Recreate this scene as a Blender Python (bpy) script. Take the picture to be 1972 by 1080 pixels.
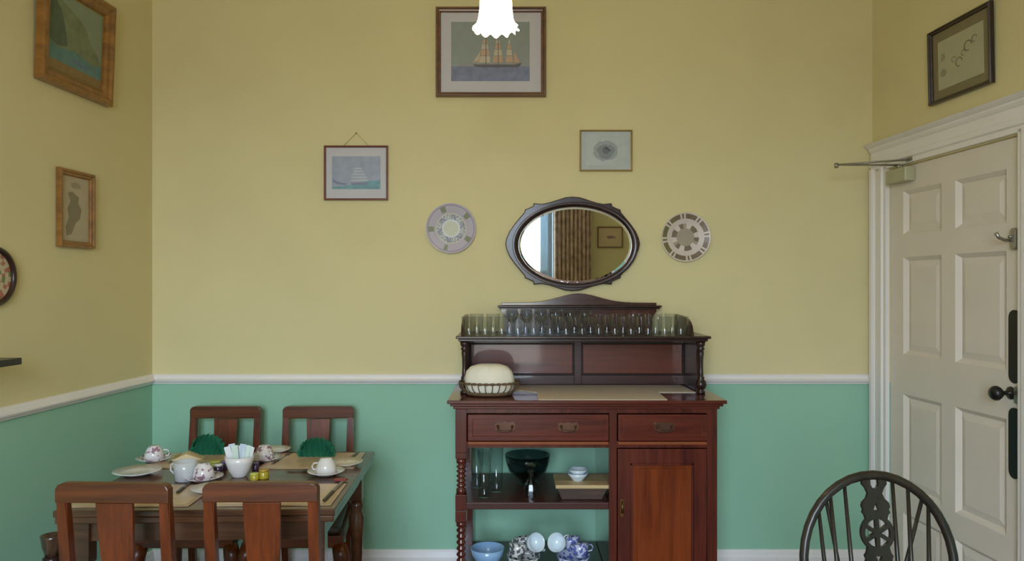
import bpy, bmesh, math, random
from mathutils import Vector, Matrix
random.seed(7)
R = math.radians
SC = bpy.context.scene
COL = SC.collection
for o in list(bpy.data.objects):
    bpy.data.objects.remove(o)

# ------------------------------------------------------------------ camera
F = 1450.0
EYE = 1.49
cam_d = bpy.data.cameras.new('camera'); cam = bpy.data.objects.new('camera', cam_d); COL.objects.link(cam)
cam_d.sensor_width = 36; cam_d.lens = 36 * F / 1972; cam_d.shift_y = 10 / 1972
cam_d.clip_start = 0.05
cam.location = (0, 0, EYE); cam.rotation_euler = (R(90), 0, 0)
SC.camera = cam
SC.view_settings.view_transform = 'Standard'; SC.view_settings.look = 'None'
SC.view_settings.gamma = 1; SC.view_settings.use_curve_mapping = False
SC.view_settings.exposure = 1.43
SC.cycles.transparent_max_bounces = 64

# ------------------------------------------------------------------ world (overcast sky through the window)
w = bpy.data.worlds.new('world'); SC.world = w; w.use_nodes = True
nt = w.node_tree; nt.nodes.clear()
wo = nt.nodes.new('ShaderNodeOutputWorld'); bg = nt.nodes.new('ShaderNodeBackground')
tc = nt.nodes.new('ShaderNodeTexCoord'); sx = nt.nodes.new('ShaderNodeSeparateXYZ'); cr = nt.nodes.new('ShaderNodeValToRGB')
nt.links.new(tc.outputs['Generated'], sx.inputs[0]); nt.links.new(sx.outputs['Z'], cr.inputs[0])
cr.color_ramp.elements[0].position = 0.0; cr.color_ramp.elements[0].color = (.30, .31, .28, 1)
cr.color_ramp.elements[1].position = 0.08; cr.color_ramp.elements[1].color = (.72, .86, 1.0, 1)
nt.links.new(cr.outputs[0], bg.inputs[0]); bg.inputs[1].default_value = 8.0
nt.links.new(bg.outputs[0], wo.inputs[0])

# window opening behind the camera (rear wall at Y = -1.6)
YR = -1.6
WX0, WX1, WZ0, WZ1 = -1.25, 0.50, 0.48, 2.92
pl = bpy.data.lights.new('window_daylight', 'AREA'); pl.shape = 'RECTANGLE'
pl.size = WX1 - WX0; pl.size_y = WZ1 - WZ0
po = bpy.data.objects.new('window_daylight', pl); COL.objects.link(po)
po.location = ((WX0 + WX1) / 2, YR - 0.34, (WZ0 + WZ1) / 2); po.rotation_euler = (R(90), 0, 0)
pl.cycles.is_portal = True

# ------------------------------------------------------------------ materials
def lin(c):
    c = c / 255.0
    return c / 12.92 if c <= 0.04045 else ((c + 0.055) / 1.055) ** 2.4
def rgb(t): return (lin(t[0]), lin(t[1]), lin(t[2]), 1)
MATS = {}
def mat(name, col, rough=0.5, coat=0.0, metal=0.0, vary=0.06, scale=12, emit=0, bump=0.0, spec=0.5, sub=0):
    if name in MATS: return MATS[name]
    m = bpy.data.materials.new(name); m.use_nodes = True; n = m.node_tree.nodes; l = m.node_tree.links
    b = n['Principled BSDF']; c = rgb(col)
    b.inputs['Roughness'].default_value = rough; b.inputs['Metallic'].default_value = metal
    b.inputs['Coat Weight'].default_value = coat; b.inputs['Coat Roughness'].default_value = 0.08
    b.inputs['Specular IOR Level'].default_value = spec
    t = n.new('ShaderNodeTexCoord'); no = n.new('ShaderNodeTexNoise'); no.inputs['Scale'].default_value = scale
    no.inputs['Detail'].default_value = 4
    r = n.new('ShaderNodeValToRGB')
    r.color_ramp.elements[0].position = .3; r.color_ramp.elements[1].position = .7
    r.color_ramp.elements[0].color = tuple(x * (1 - vary) for x in c[:3]) + (1,)
    r.color_ramp.elements[1].color = tuple(min(1, x * (1 + vary)) for x in c[:3]) + (1,)
    l.new(t.outputs['Object'], no.inputs[0]); l.new(no.outputs[0], r.inputs[0]); l.new(r.outputs[0], b.inputs['Base Color'])
    if emit:
        b.inputs['Emission Color'].default_value = c; b.inputs['Emission Strength'].default_value = emit
    if bump:
        bp = n.new('ShaderNodeBump'); bp.inputs['Strength'].default_value = bump; bp.inputs['Distance'].default_value = .002
        n2 = n.new('ShaderNodeTexNoise'); n2.inputs['Scale'].default_value = scale * 12
        l.new(t.outputs['Object'], n2.inputs[0]); l.new(n2.outputs[0], bp.inputs['Height']); l.new(bp.outputs[0], b.inputs['Normal'])
    MATS[name] = m; return m
def wood(name, dark, light, axis='Z', rough=0.3, coat=0.3, scale=9, spec=.5, coatr=.1):
    if name in MATS: return MATS[name]
    m = bpy.data.materials.new(name); m.use_nodes = True; n = m.node_tree.nodes; l = m.node_tree.links
    b = n['Principled BSDF']; b.inputs['Roughness'].default_value = rough
    b.inputs['Coat Weight'].default_value = coat; b.inputs['Coat Roughness'].default_value = coatr
    b.inputs['Specular IOR Level'].default_value = spec
    t = n.new('ShaderNodeTexCoord'); mp = n.new('ShaderNodeMapping')
    s = {'X': (.07, 1, 1), 'Y': (1, .07, 1), 'Z': (1, 1, .07)}[axis]
    mp.inputs['Scale'].default_value = [v * scale for v in s]
    no = n.new('ShaderNodeTexNoise'); no.inputs['Scale'].default_value = 2.2; no.inputs['Detail'].default_value = 7
    no.inputs['Distortion'].default_value = 1.3
    n2 = n.new('ShaderNodeTexNoise'); n2.inputs['Scale'].default_value = 16; n2.inputs['Detail'].default_value = 2
    ad = n.new('ShaderNodeMath'); ad.operation = 'MULTIPLY_ADD'; ad.inputs[1].default_value = .3
    r = n.new('ShaderNodeValToRGB')
    r.color_ramp.elements[0].position = .42; r.color_ramp.elements[0].color = rgb(dark)
    r.color_ramp.elements[1].position = .85; r.color_ramp.elements[1].color = rgb(light)
    l.new(t.outputs['Object'], mp.inputs[0]); l.new(mp.outputs[0], no.inputs[0]); l.new(mp.outputs[0], n2.inputs[0])
    l.new(n2.outputs[0], ad.inputs[0]); l.new(no.outputs[0], ad.inputs[2]); l.new(ad.outputs[0], r.inputs[0])
    l.new(r.outputs[0], b.inputs['Base Color'])
    MATS[name] = m; return m
def glass(name, tint=(1, 1, 1), base=.06, rough=.02, ior=1.5):
    if name in MATS: return MATS[name]
    m = bpy.data.materials.new(name); m.use_nodes = True; n = m.node_tree.nodes; l = m.node_tree.links
    n.clear(); o = n.new('ShaderNodeOutputMaterial'); mx = n.new('ShaderNodeMixShader')
    tr = n.new('ShaderNodeBsdfTransparent'); tr.inputs[0].default_value = (*tint, 1)
    gl = n.new('ShaderNodeBsdfGlossy'); gl.inputs['Roughness'].default_value = rough
    lw = n.new('ShaderNodeLayerWeight'); lw.inputs[0].default_value = .5
    pw = n.new('ShaderNodeMath'); pw.operation = 'POWER'; pw.inputs[1].default_value = 3.0
    ad = n.new('ShaderNodeMath'); ad.operation = 'MULTIPLY_ADD'; ad.inputs[1].default_value = .75; ad.inputs[2].default_value = base; ad.use_clamp = True
    l.new(lw.outputs['Facing'], pw.inputs[0]); l.new(pw.outputs[0], ad.inputs[0]); l.new(ad.outputs[0], mx.inputs[0]); l.new(tr.outputs[0], mx.inputs[1])
    l.new(gl.outputs[0], mx.inputs[2]); l.new(mx.outputs[0], o.inputs[0])
    MATS[name] = m; return m

YEL = mat('yellow_wall_paint', (215, 202, 152), .75, vary=.025, scale=3, bump=.05)
GRN = mat('green_wall_paint', (146, 192, 163), .7, vary=.02, scale=3, bump=.05)
WHT = mat('white_gloss_paint', (232, 226, 222), .4, vary=.02, scale=5)
DOORW = mat('cream_door_paint', (222, 211, 198), .45, vary=.03, scale=4)
CEIL = mat('ceiling_paint', (235, 232, 222), .8, vary=.01)
CARP = mat('brown_carpet', (124, 86, 56), .95, vary=.25, scale=60, bump=.5)
OAK = wood('oak_chair_wood', (66, 27, 4), (122, 54, 12), 'Z', .35, .15)
OAKX = wood('oak_rail_wood', (60, 27, 6), (106, 52, 16), 'X', .35, .15)
TBL = wood('table_wood', (62, 36, 20), (104, 66, 40), 'X', .28, .4)
MAH = wood('mahogany', (70, 26, 20), (104, 44, 30), 'X', .22, .5, coatr=.06)
MAHZ = wood('mahogany_upright', (66, 25, 20), (98, 42, 30), 'Z', .22, .5, coatr=.05)
MAHP = wood('mahogany_panel', (94, 38, 17), (132, 60, 25), 'Z', .2, .5, 6, coatr=.06)
MAHR = wood('mahogany_back_panel', (78, 32, 16), (116, 50, 22), 'X', .35, .42, 6, coatr=.06, spec=.4)
MAHF = wood('mahogany_back_frame', (52, 24, 20), (76, 38, 30), 'X', .35, .40, coatr=.07, spec=.4)
SHL = wood('shelf_mahogany', (60, 32, 28), (84, 48, 40), 'X', .4, .15, coatr=.2, spec=.3)
DRK = wood('dark_mahogany', (34, 20, 17), (58, 34, 28), 'Z', .3, .22, coatr=.12, spec=.35)
WND = wood('dark_elm', (26, 22, 18), (48, 40, 32), 'Z', .35, .2)
BLKW = mat('blackened_moulding', (30, 20, 18), .5, spec=.3)
BLK = mat('black_metal', (20, 19, 18), .35, vary=.1)
BRS = mat('aged_brass', (120, 88, 48), .35, metal=.9, vary=.15)
STL = mat('brushed_steel', (170, 168, 160), .3, metal=.9)
CHINA = mat('white_china', (232, 228, 226), .2, coat=.5, vary=.01)
GLS = glass('clear_glass', (.86, .885, .90), .05, .03)
SMK = glass('smoked_glass', (.5, .56, .58), .02, .08)

# ------------------------------------------------------------------ mesh helpers
class MB:
    def __init__(s): s.bm = bmesh.new(); s.mats = []
    def mi(s, m):
        if m not in s.mats: s.mats.append(m)
        return s.mats.index(m)
    def _tag(s, faces, m, smooth=False):
        i = s.mi(m) if m else 0
        for f in faces: f.material_index = i; f.smooth = smooth
    def box(s, x0, x1, y0, y1, z0, z1, bev=0.0, m=None, M=None, seg=2):
        b = bmesh.new(); bmesh.ops.create_cube(b, size=1)
        bmesh.ops.transform(b, matrix=Matrix.Translation(((x0+x1)/2, (y0+y1)/2, (z0+z1)/2)) @ Matrix.Diagonal((abs(x1-x0), abs(y1-y0), abs(z1-z0), 1)), verts=b.verts)
        if bev: bmesh.ops.bevel(b, geom=b.edges[:], offset=bev, segments=seg, profile=.5, affect='EDGES')
        s._merge(b, m, M); return s
    def _merge(s, b, m=None, M=None, smooth=False):
        if M is not None: bmesh.ops.transform(b, matrix=M, verts=b.verts)
        i = s.mi(m) if m else 0
        vm = {}
        for v in b.verts: vm[v] = s.bm.verts.new(v.co)
        for f in b.faces:
            try: nf = s.bm.faces.new([vm[v] for v in f.verts])
            except ValueError: continue
            nf.material_index = i; nf.smooth = smooth or f.smooth
        b.free()
    def poly(s, pts, m=None):
        f = s.bm.faces.new([s.bm.verts.new(p) for p in pts]); f.material_index = s.mi(m) if m else 0; return s
    def prism(s, pts, y0, y1, bev=0, m=None, M=None, axis='y'):
        """pts in (x,z); extruded along y (or 'x': pts (y,z); 'z': pts (x,y))"""
        b = bmesh.new()
        def P(a, c, t):
            return (a, t, c) if axis == 'y' else ((t, a, c) if axis == 'x' else (a, c, t))
        A = [b.verts.new(P(a, c, y0)) for a, c in pts]; B = [b.verts.new(P(a, c, y1)) for a, c in pts]
        b.faces.new(A); b.faces.new(B[::-1]); n = len(pts)
        for i in range(n): b.faces.new([A[i], B[i], B[(i+1) % n], A[(i+1) % n]])
        bmesh.ops.recalc_face_normals(b, faces=b.faces)
        if bev: bmesh.ops.bevel(b, geom=b.edges[:], offset=bev, segments=2, profile=.5, affect='EDGES')
        s._merge(b, m, M); return s
    def lathe(s, prof, seg=24, c=(0, 0, 0), m=None, M=None, smooth=True, matf=None, rf=None, cap=True):
        """prof list of (r,z); matf(i,j)->material"""
        b = s.bm; rings = []
        T = M if M is not None else Matrix.Identity(4)
        cv = Vector(c)
        for i, (r, z) in enumerate(prof):
            if r <= 1e-6: rings.append([b.verts.new(T @ (Vector((0, 0, z)) + cv))]); continue
            ring = []
            for j in range(seg):
                a = 2*math.pi*j/seg; rr, zz = (r, z) if rf is None else rf(i, r, z, a)
                ring.append(b.verts.new(T @ (Vector((rr*math.cos(a), rr*math.sin(a), zz)) + cv)))
            rings.append(ring)
        i0 = s.mi(m) if m else 0
        for i in range(len(rings)-1):
            A, B = rings[i], rings[i+1]
            for j in range(seg):
                k = (j+1) % seg
                if len(A) == 1 and len(B) == 1: continue
                vs = [A[0], B[k], B[j]] if len(A) == 1 else ([A[j], A[k], B[0]] if len(B) == 1 else [A[j], A[k], B[k], B[j]])
                f = b.faces.new(vs); f.smooth = smooth
                f.material_index = s.mi(matf(i, j)) if matf else i0
        if cap:
            for ring in (rings[0], rings[-1]):
                if len(ring) > 1:
                    f = b.faces.new(ring); f.material_index = i0
        return s
    def tube(s, pts, rad, seg=10, m=None, sq=1.0, closed=False, flat=(1, 1)):
        b = s.bm; pts = [Vector(p) for p in pts]; n = len(pts)
        if not hasattr(rad, '__len__'): rad = [rad]*n
        rings = []; prev = None
        for i, p in enumerate(pts):
            if closed: d = (pts[(i+1) % n]-pts[i-1]).normalized()
            else: d = (pts[min(i+1, n-1)]-pts[max(i-1, 0)]).normalized()
            if prev is None:
                u = Vector((0, 1, 0)) if abs(d.y) < .9 else Vector((1, 0, 0))
            else: u = prev
            u = (u - d*u.dot(d)).normalized(); prev = u; v = d.cross(u)
            rings.append([b.verts.new(p + rad[i]*(u*math.cos(2*math.pi*j/seg)*flat[0] + v*math.sin(2*math.pi*j/seg)*flat[1])) for j in range(seg)])
        mi = s.mi(m) if m else 0
        for i in range(n if closed else n-1):
            A, B = rings[i], rings[(i+1) % n]
            for j in range(seg):
                k = (j+1) % seg; f = b.faces.new([A[j], A[k], B[k], B[j]]); f.smooth = True; f.material_index = mi
        if not closed:
            for r_ in (rings[0], rings[-1]): f = b.faces.new(r_); f.material_index = mi
        return s
    def build(s, name, m=None, parent=None, kind=None, label=None, loc=None, rot=None, auto=True):
        bmesh.ops.remove_doubles(s.bm, verts=s.bm.verts, dist=1e-6)
        bmesh.ops.recalc_face_normals(s.bm, faces=s.bm.faces)
        me = bpy.data.meshes.new(name); s.bm.to_mesh(me); s.bm.free()
        if s.mats:
            for x in s.mats: me.materials.append(x)
        elif m: me.materials.append(m)
        o = bpy.data.objects.new(name, me); COL.objects.link(o)
        if parent: o.parent = parent
        if loc: o.location = loc
        if rot: o.rotation_euler = rot
        if kind: o['kind'] = kind
        if label: o['label'] = label
        return o
def outline(name, splines, y0, y1, m, parent=None, bev=0.0):
    """closed 2D loops (x,z), holes allowed, extruded along y"""
    cu = bpy.data.curves.new('c', 'CURVE'); cu.dimensions = '2D'; cu.fill_mode = 'BOTH'
    cu.extrude = max((y1-y0)/2-bev, 1e-4); cu.bevel_depth = bev; cu.bevel_resolution = 2
    if bev: cu.offset = -bev
    for sp in splines:
        s_ = cu.splines.new('POLY'); s_.points.add(len(sp)-1); s_.use_cyclic_u = True
        for p, (x, z) in zip(s_.points, sp): p.co = (x, z, 0, 1)
    o = bpy.data.objects.new('c', cu)
    me = bpy.data.meshes.new_from_object(o)
    bpy.data.objects.remove(o); bpy.data.curves.remove(cu)
    me.transform(Matrix.Translation((0, (y0+y1)/2, 0)) @ Matrix.Rotation(R(90), 4, 'X'))
    me.name = name; me.materials.clear(); me.materials.append(m)
    ob = bpy.data.objects.new(name, me); COL.objects.link(ob); ob.parent = parent
    return ob
def thing(name, label, cat, loc=(0, 0, 0), rz=0, group=None):
    o = bpy.data.objects.new(name, None); COL.objects.link(o); o.empty_display_size = .1
    o.location = loc; o.rotation_euler = (0, 0, rz); tag(o, label, cat, group); return o
def tag(o, label, cat, group=None, kind=None):
    o['label'] = label; o['category'] = cat
    if group: o['group'] = group
    if kind: o['kind'] = kind
    return o
def dup(root, loc, rz=None, label=None):
    r = root.copy(); COL.objects.link(r); r.location = loc
    if rz is not None: r.rotation_euler = (0, 0, rz)
    if label: r['label'] = label
    for ch in list(root.children):
        c = ch.copy(); COL.objects.link(c); c.parent = r
        for g in list(ch.children):
            d = g.copy(); COL.objects.link(d); d.parent = c
    return r
ORD = ['first', 'second', 'third', 'fourth', 'fifth', 'sixth', 'seventh', 'eighth', 'ninth', 'tenth', 'eleventh', 'twelfth', 'thirteenth', 'fourteenth', 'fifteenth']

# ------------------------------------------------------------------ room shell
YB = 3.69; H = 3.25
AL = 0.051; AR = 0.066
def XL(y): return -1.763 - AL*(YB - y)
def XR(y): return 1.766 + AR*(YB - y)
RL = R(90) - math.atan(AL); RR = -R(90) + math.atan(AR)
RAILZ = 1.035
def shell(name, label): 
    def f(mb, m=None): return tag(mb.build(name, m), label, name.split('_')[0], kind='structure')
    return f
T = .12
mb = MB().box(-2.35, 2.45, YR-.5, YB+.3, -.1, 0)
shell('floor', 'brown carpeted floor of the dining room')(mb, CARP)
mb = MB().box(-2.35, 2.45, YR-.5, YB+.3, H, H+.1)
shell('ceiling', 'pale plain ceiling above the yellow walls')(mb, CEIL)
mb = MB().box(-2.1, 2.1, YB, YB+T, 0, RAILZ, m=GRN).box(-2.1, 2.1, YB, YB+T, RAILZ, H, m=YEL)
shell('wall_back', 'yellow and green end wall behind the sideboard')(mb)
def slant_box(mb, side, ya, yb, z0, z1, d0, d1, m):
    """box hugging a side wall; d = distance into the room"""
    f, sg = (XL, 1) if side == 'L' else (XR, -1)
    p = [(f(ya)+sg*d0, ya), (f(yb)+sg*d0, yb), (f(yb)+sg*d1, yb), (f(ya)+sg*d1, ya)]
    mb.prism(p, z0, z1, m=m, axis='z')
mb = MB(); slant_box(mb, 'L', YR, YB, 0, RAILZ, -T, 0, GRN); slant_box(mb, 'L', YR, YB, RAILZ, H, -T, 0, YEL)
shell('wall_left', 'left wall with yellow paint above green paint')(mb)
DY0, DY1, DZ = 2.70, 3.545, 2.035     # door opening on the right wall
mb = MB()
for a, b, z0, z1, m in ((YR, DY0, 0, RAILZ, GRN), (YR, DY0, RAILZ, H, YEL), (DY1, YB, 0, RAILZ, GRN), (DY1, YB, RAILZ, H, YEL), (DY0, DY1, DZ, H, YEL)):
    slant_box(mb, 'R', a, b, z0, z1, -T, 0, m)
shell('wall_right', 'yellow right wall around the white panelled door')(mb)
mb = MB()
for x0, x1, z0, z1, m in ((-2.2, WX0, 0, RAILZ, GRN), (-2.2, WX0, RAILZ, H, YEL), (WX1, 2.3, 0, RAILZ, GRN), (WX1, 2.3, RAILZ, H, YEL), (WX0, WX1, 0, WZ0, GRN), (WX0, WX1, WZ1, H, YEL)):
    mb.box(x0, x1, YR-.3, YR, z0, z1, m=m)
shell('wall_rear', 'yellow wall with the window, seen in the oval mirror')(mb)

# chair rail (dado) and skirting, moulded profiles
RAILP = [(0, 1.010), (.010, 1.010), (.014, 1.018), (.022, 1.022), (.026, 1.030), (.016, 1.036), (.012, 1.048), (.006, 1.056), (0, 1.058)]
SKP = [(0, 0), (.02, 0), (.02, .165), (.014, .178), (.012, .19), (.006, .2), (0, .2)]
def profile_run(mb, A, B, inward, prof, mA=0, mB=0):
    A = Vector(A); B = Vector(B); n = Vector(inward).normalized(); d = (B-A).normalized(); b = mb.bm
    ra = [b.verts.new((*(A + n*p + d*(p*mA)), z)) for p, z in prof]; rb = [b.verts.new((*(B + n*p - d*(p*mB)), z)) for p, z in prof]
    for i in range(len(prof)-1): b.faces.new([ra[i], rb[i], rb[i+1], ra[i+1]])
    b.faces.new(ra); b.faces.new(rb[::-1])
nL = (1, -AL); nR = (-1, -AR)
for prof, nm, lb in ((RAILP, 'trim', 'white moulded chair rail along the %s wall'), (SKP, 'baseboard', 'white skirting board along the %s wall')):
    e = .002
    mb = MB(); profile_run(mb, (XL(YB), YB), (XR(YB), YB), (0, -1), prof, 1, 1)
    tag(mb.build('trim_1' if nm == 'trim' else 'baseboard_back', WHT), lb % 'back', 'chair rail' if nm == 'trim' else 'skirting board', kind='structure')
    mb = MB(); profile_run(mb, (XL(YR), YR), (XL(YB), YB), nL, prof, 0, 1)
    tag(mb.build('trim_2' if nm == 'trim' else 'baseboard_left', WHT), lb % 'left', 'chair rail' if nm == 'trim' else 'skirting board', kind='structure')
    mb = MB(); profile_run(mb, (XR(YR), YR), (XR(DY0-.15), DY0-.15), nR, prof)
    tag(mb.build('trim_3' if nm == 'trim' else 'baseboard_right', WHT), lb % 'right', 'chair rail' if nm == 'trim' else 'skirting board', kind='structure')
# quadrant plaster bead in the left corner is just the wall joint

# ------------------------------------------------------------------ door on the right wall
# local frame: origin on the wall surface at the hinge corner, +x towards the camera, -y into the room
def right_frame(y, z=0, d=0):
    return Matrix.Translation((XR(y), y, z)) @ Matrix.Rotation(RR, 4, 'Z') @ Matrix.Translation((0, -d, 0))
KR = 1/math.cos(math.atan(AR))
def u(y): return (DY1 - y)*KR          # door-local x from world y
door = MB()
DW = u(DY0)
cols = [(u(3.441), u(3.168)), (u(3.078), u(2.789))]
rows = [(1.724, 1.922), (1.177, 1.62), (.563, .996), (.20, .455)]
# build leaf as a grid of stiles/rails plus recessed, fielded panels
xs = sorted({.0025, DW-.0025, *[c for p in cols for c in p]}); zs = sorted({.008, DZ-.005, *[r for p in rows for r in p]})
for i in range(len(xs)-1):
    for j in range(len(zs)-1):
        cx = (xs[i]+xs[i+1])/2; cz = (zs[j]+zs[j+1])/2
        pan = any(a < cx < b for a, b in cols) and any(a < cz < b for a, b in rows)
        if not pan: door.box(xs[i], xs[i+1], .006, .05, zs[j], zs[j+1])
for a, b in cols:
    for c, d in rows:
        door.box(a, b, .024, .04, c, d)
        # sloped moulding round the recess
        q = .018
        o_ = [(a, c), (b, c), (b, d), (a, d)]; i_ = [(a+q, c+q), (b-q, c+q), (b-q, d-q), (a+q, d-q)]
        f_ = [(a+q*2.6, c+q*2.6), (b-q*2.6, c+q*2.6), (b-q*2.6, d-q*2.6), (a+q*2.6, d-q*2.6)]
        for k in range(4):
            k2 = (k+1) % 4
            door.poly([(o_[k][0], .0055, o_[k][1]), (o_[k2][0], .0055, o_[k2][1]), (i_[k2][0], .0235, i_[k2][1]), (i_[k][0], .0235, i_[k][1])])
            door.poly([(i_[k][0], .0235, i_[k][1]), (i_[k2][0], .0235, i_[k2][1]), (f_[k2][0], .015, f_[k2][1]), (f_[k][0], .015, f_[k][1])])
        door.poly([(x, .015, z) for x, z in f_])
DM = right_frame(DY1)
dl = door.build('door_1', DOORW); dl.matrix_world = DM
tag(dl, 'cream white panelled door with black finger plates', 'door', kind='structure')
def on_door(mb, name, m, lb=None): return mb.build(name, m, dl, label=lb)
def stad(cx, cz0, cz1, w_, n=10):
    r = w_/2; pts = []
    for i in range(n+1):
        a = math.pi*i/n; pts.append((cx + r*math.cos(a), cz1 - r + r*math.sin(a)))
    for i in range(n+1):
        a = math.pi + math.pi*i/n; pts.append((cx + r*math.cos(a), cz0 + r + r*math.sin(a)))
    return pts
xp = u(2.745)
on_door(MB().prism(stad(xp, 1.134, 1.402, .056), .001, .006, .0012), 'finger_plate', BLK, 'upper black finger plate')
on_door(MB().prism(stad(xp, .786, 1.045, .056), .001, .006, .0012), 'finger_plate', BLK, 'lower black finger plate')
kx = u(2.765); kz = 1.096
RX = Matrix.Rotation(R(90), 4, 'X')
def along_y(prof, x, z, y=0.006): return MB().lathe(prof, 24, M=Matrix.Translation((x, y, z)) @ RX)
on_door(along_y([(0, 0), (.024, 0), (.024, .003), (.02, .006), (.009, .008), (.008, .03), (.011, .036), (.02, .042), (.027, .054), (.027, .064), (.02, .074), (.008, .078), (0, .078)], kx, kz), 'door_knob', BLK)
mb = MB().prism(stad(u(2.733), 1.06, 1.125, .022), .0, .006, .001)
on_door(mb, 'keyhole_plate', STL, 'small steel keyhole plate')
mb = MB().tube([(u(2.752), 0, 1.655), (u(2.752), -.03, 1.656), (u(2.752), -.05, 1.665), (u(2.752), -.062, 1.682)], [.006, .006, .006, .008])
mb.prism(stad(u(2.735), 1.62, 1.70, .026), -.012, .006, .002)
mb.tube([(u(2.745), -.02, 1.668), (u(2.735), -.012, 1.668)], .006)
on_door(mb, 'coat_hook', STL, 'steel hook and night latch')
# closer body on the leaf, elbow arm poking into the room
clo = on_door(MB().box(.045, .20, -.045, .004, 1.958, 2.022, .006), 'door_closer', mat('closer_paint', (176, 172, 138), .4))
mb = MB().tube([(.11, -.02, 2.022), (.11, -.02, 2.043)], .012, 12)
el = (.085, -.30, 2.042)
mb.tube([(.11, -.02, 2.040), el], [.008, .007], 8, flat=(1.5, .6)); mb.tube([(el[0], el[1], 2.028), (el[0], el[1], 2.05)], .009, 10)
mb.tube([el, (.19, -.015, 2.052)], [.007, .008], 8, flat=(1.5, .6))
mb.box(.165, .215, -.02, 0, 2.044, 2.062, .002)
a_ = mb.build('closer_arm', mat('arm_steel', (150, 146, 128), .35, metal=.6), dl)
# architrave: jambs, head and cornice cap
mb = MB()
AP = [(0, 0), (.030, 0), (.030, .018), (.024, .028), (.018, .034), (.018, .07), (.026, .08), (.026, .098), (.018, .104), (.018, .125), (0, .125)]  # (out, across) from outside edge inwards
def arch_v(x_out, sgn, z0, z1):
    mb.prism([(x_out + sgn*ac, -o) for o, ac in AP], z0, z1, axis='z')
arch_v(-.1235, 1, 0, 2.05); arch_v(DW+.1235, -1, 0, 2.05)
hp = [(-o, 2.165 - ac) for o, ac in AP]
mb.prism(hp, -.128, DW+.128, axis='x')
mb.prism([(0, 2.155), (-.032, 2.155), (-.045, 2.165), (-.052, 2.172), (0, 2.176)], -.135, DW+.15, axis='x')
fr = mb.build('trim_4', WHT); fr.matrix_world = DM
tag(fr, 'white moulded architrave around the panelled door', 'door frame', kind='structure')

# ------------------------------------------------------------------ window behind the camera + curtains
mb = MB(); d = .30
BLUEW = mat('pale_blue_reveal_paint', (188, 208, 222), .5, vary=.02)
for b_ in ((WX0-.001, WX0+.012, YR-d, YR, WZ0, WZ1), (WX1-.012, WX1+.001, YR-d, YR, WZ0, WZ1), (WX0, WX1, YR-d, YR, WZ1-.012, WZ1), (WX0, WX1, YR-d, YR+.04, WZ0-.02, WZ0+.012)):
    mb.box(*b_)
win = mb.build('window_1', BLUEW); tag(win, 'tall sash window with pale blue reveal, reflected in the mirror', 'window', kind='structure')
mb = MB(); yf = YR-.24
for b_ in ((WX0+.012, WX0+.06), (WX1-.06, WX1-.012)): mb.box(b_[0], b_[1], yf-.04, yf, WZ0+.012, WZ1-.012, .003)
for z in (WZ0+.012, 1.62, WZ1-.072): mb.box(WX0+.06, WX1-.06, yf-.04, yf, z, z+.055, .003)
mb.box((WX0+WX1)/2-.011, (WX0+WX1)/2+.011, yf-.03, yf-.005, WZ0+.06, WZ1-.06)
mb.build('window_frame', WHT, win)
MB().box(WX0+.05, WX1-.05, yf-.022, yf-.018, WZ0+.05, WZ1-.05).build('window_pane', glass('window_glass', (.97, .98, 1), .0), win)
CURT = mat('curtain_cloth', (196, 170, 146), .9, vary=.35, scale=14)
def curtain(x0, x1, lb):
    mb = MB(); n = 60; b = mb.bm; rows_ = []
    for z in (2.95, 1.5, .06):
        rows_.append([b.verts.new((x0+(x1-x0)*i/n, YR+.10+.03*math.sin(i*.95)+.012*math.sin(i*2.3+z), z)) for i in range(n+1)])
    for A, B in zip(rows_, rows_[1:]):
        for i in range(n): f = b.faces.new([A[i], A[i+1], B[i+1], B[i]]); f.smooth = True
    o = mb.build('curtain', CURT); md = o.modifiers.new('s', 'SOLIDIFY'); md.thickness = .004
    tag(o, lb, 'curtain')
vo = bpy.data.materials.new('voile'); vo.use_nodes = True; vn = vo.node_tree.nodes; vn.clear()
o_ = vn.new('ShaderNodeOutputMaterial'); m1 = vn.new('ShaderNodeAddShader'); tr = vn.new('ShaderNodeBsdfTransparent'); tr.inputs[0].default_value = (.012, .02, .024, 1)
df = vn.new('ShaderNodeBsdfDiffuse'); df.inputs[0].default_value = (.5, .56, .6, 1)
vo.node_tree.links.new(tr.outputs[0], m1.inputs[0]); vo.node_tree.links.new(df.outputs[0], m1.inputs[1]); vo.node_tree.links.new(m1.outputs[0], o_.inputs[0])
mb = MB(); b = mb.bm; rws = []
for z in (WZ0+.03, 1.6, WZ1-.02): rws.append([b.verts.new((.335+.15*i/30, YR-.12+.012*math.sin(i*1.3), z)) for i in range(31)])
for A_, B_ in zip(rws, rws[1:]):
    for i in range(30): b.faces.new([A_[i], A_[i+1], B_[i+1], B_[i]]).smooth = True
tag(mb.build('net_curtain', vo), 'pale blue net drawn to the side of the window, reflected in the mirror', 'curtain')
curtain(.50, .93, 'brown patterned curtain beside the window, reflected in the oval mirror')
curtain(-1.75, -1.26, 'brown patterned curtain on the far side of the window from the mirrored picture')
mb = MB().tube([(-1.80, YR+.10, 2.97), (1.05, YR+.10, 2.97)], .014, 12)
for x in (-1.80, 1.05): mb.lathe([(0, -.03), (.02, -.022), (.028, 0), (.02, .022), (0, .03)], 12, c=(x, YR+.10, 2.97))
for x in (-1.76, 1.0): mb.box(x-.01, x+.01, YR, YR+.11, 2.96, 2.98)
tag(mb.build('curtain_pole', OAKX), 'wooden curtain pole above the window behind the viewer', 'curtain pole')

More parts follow.
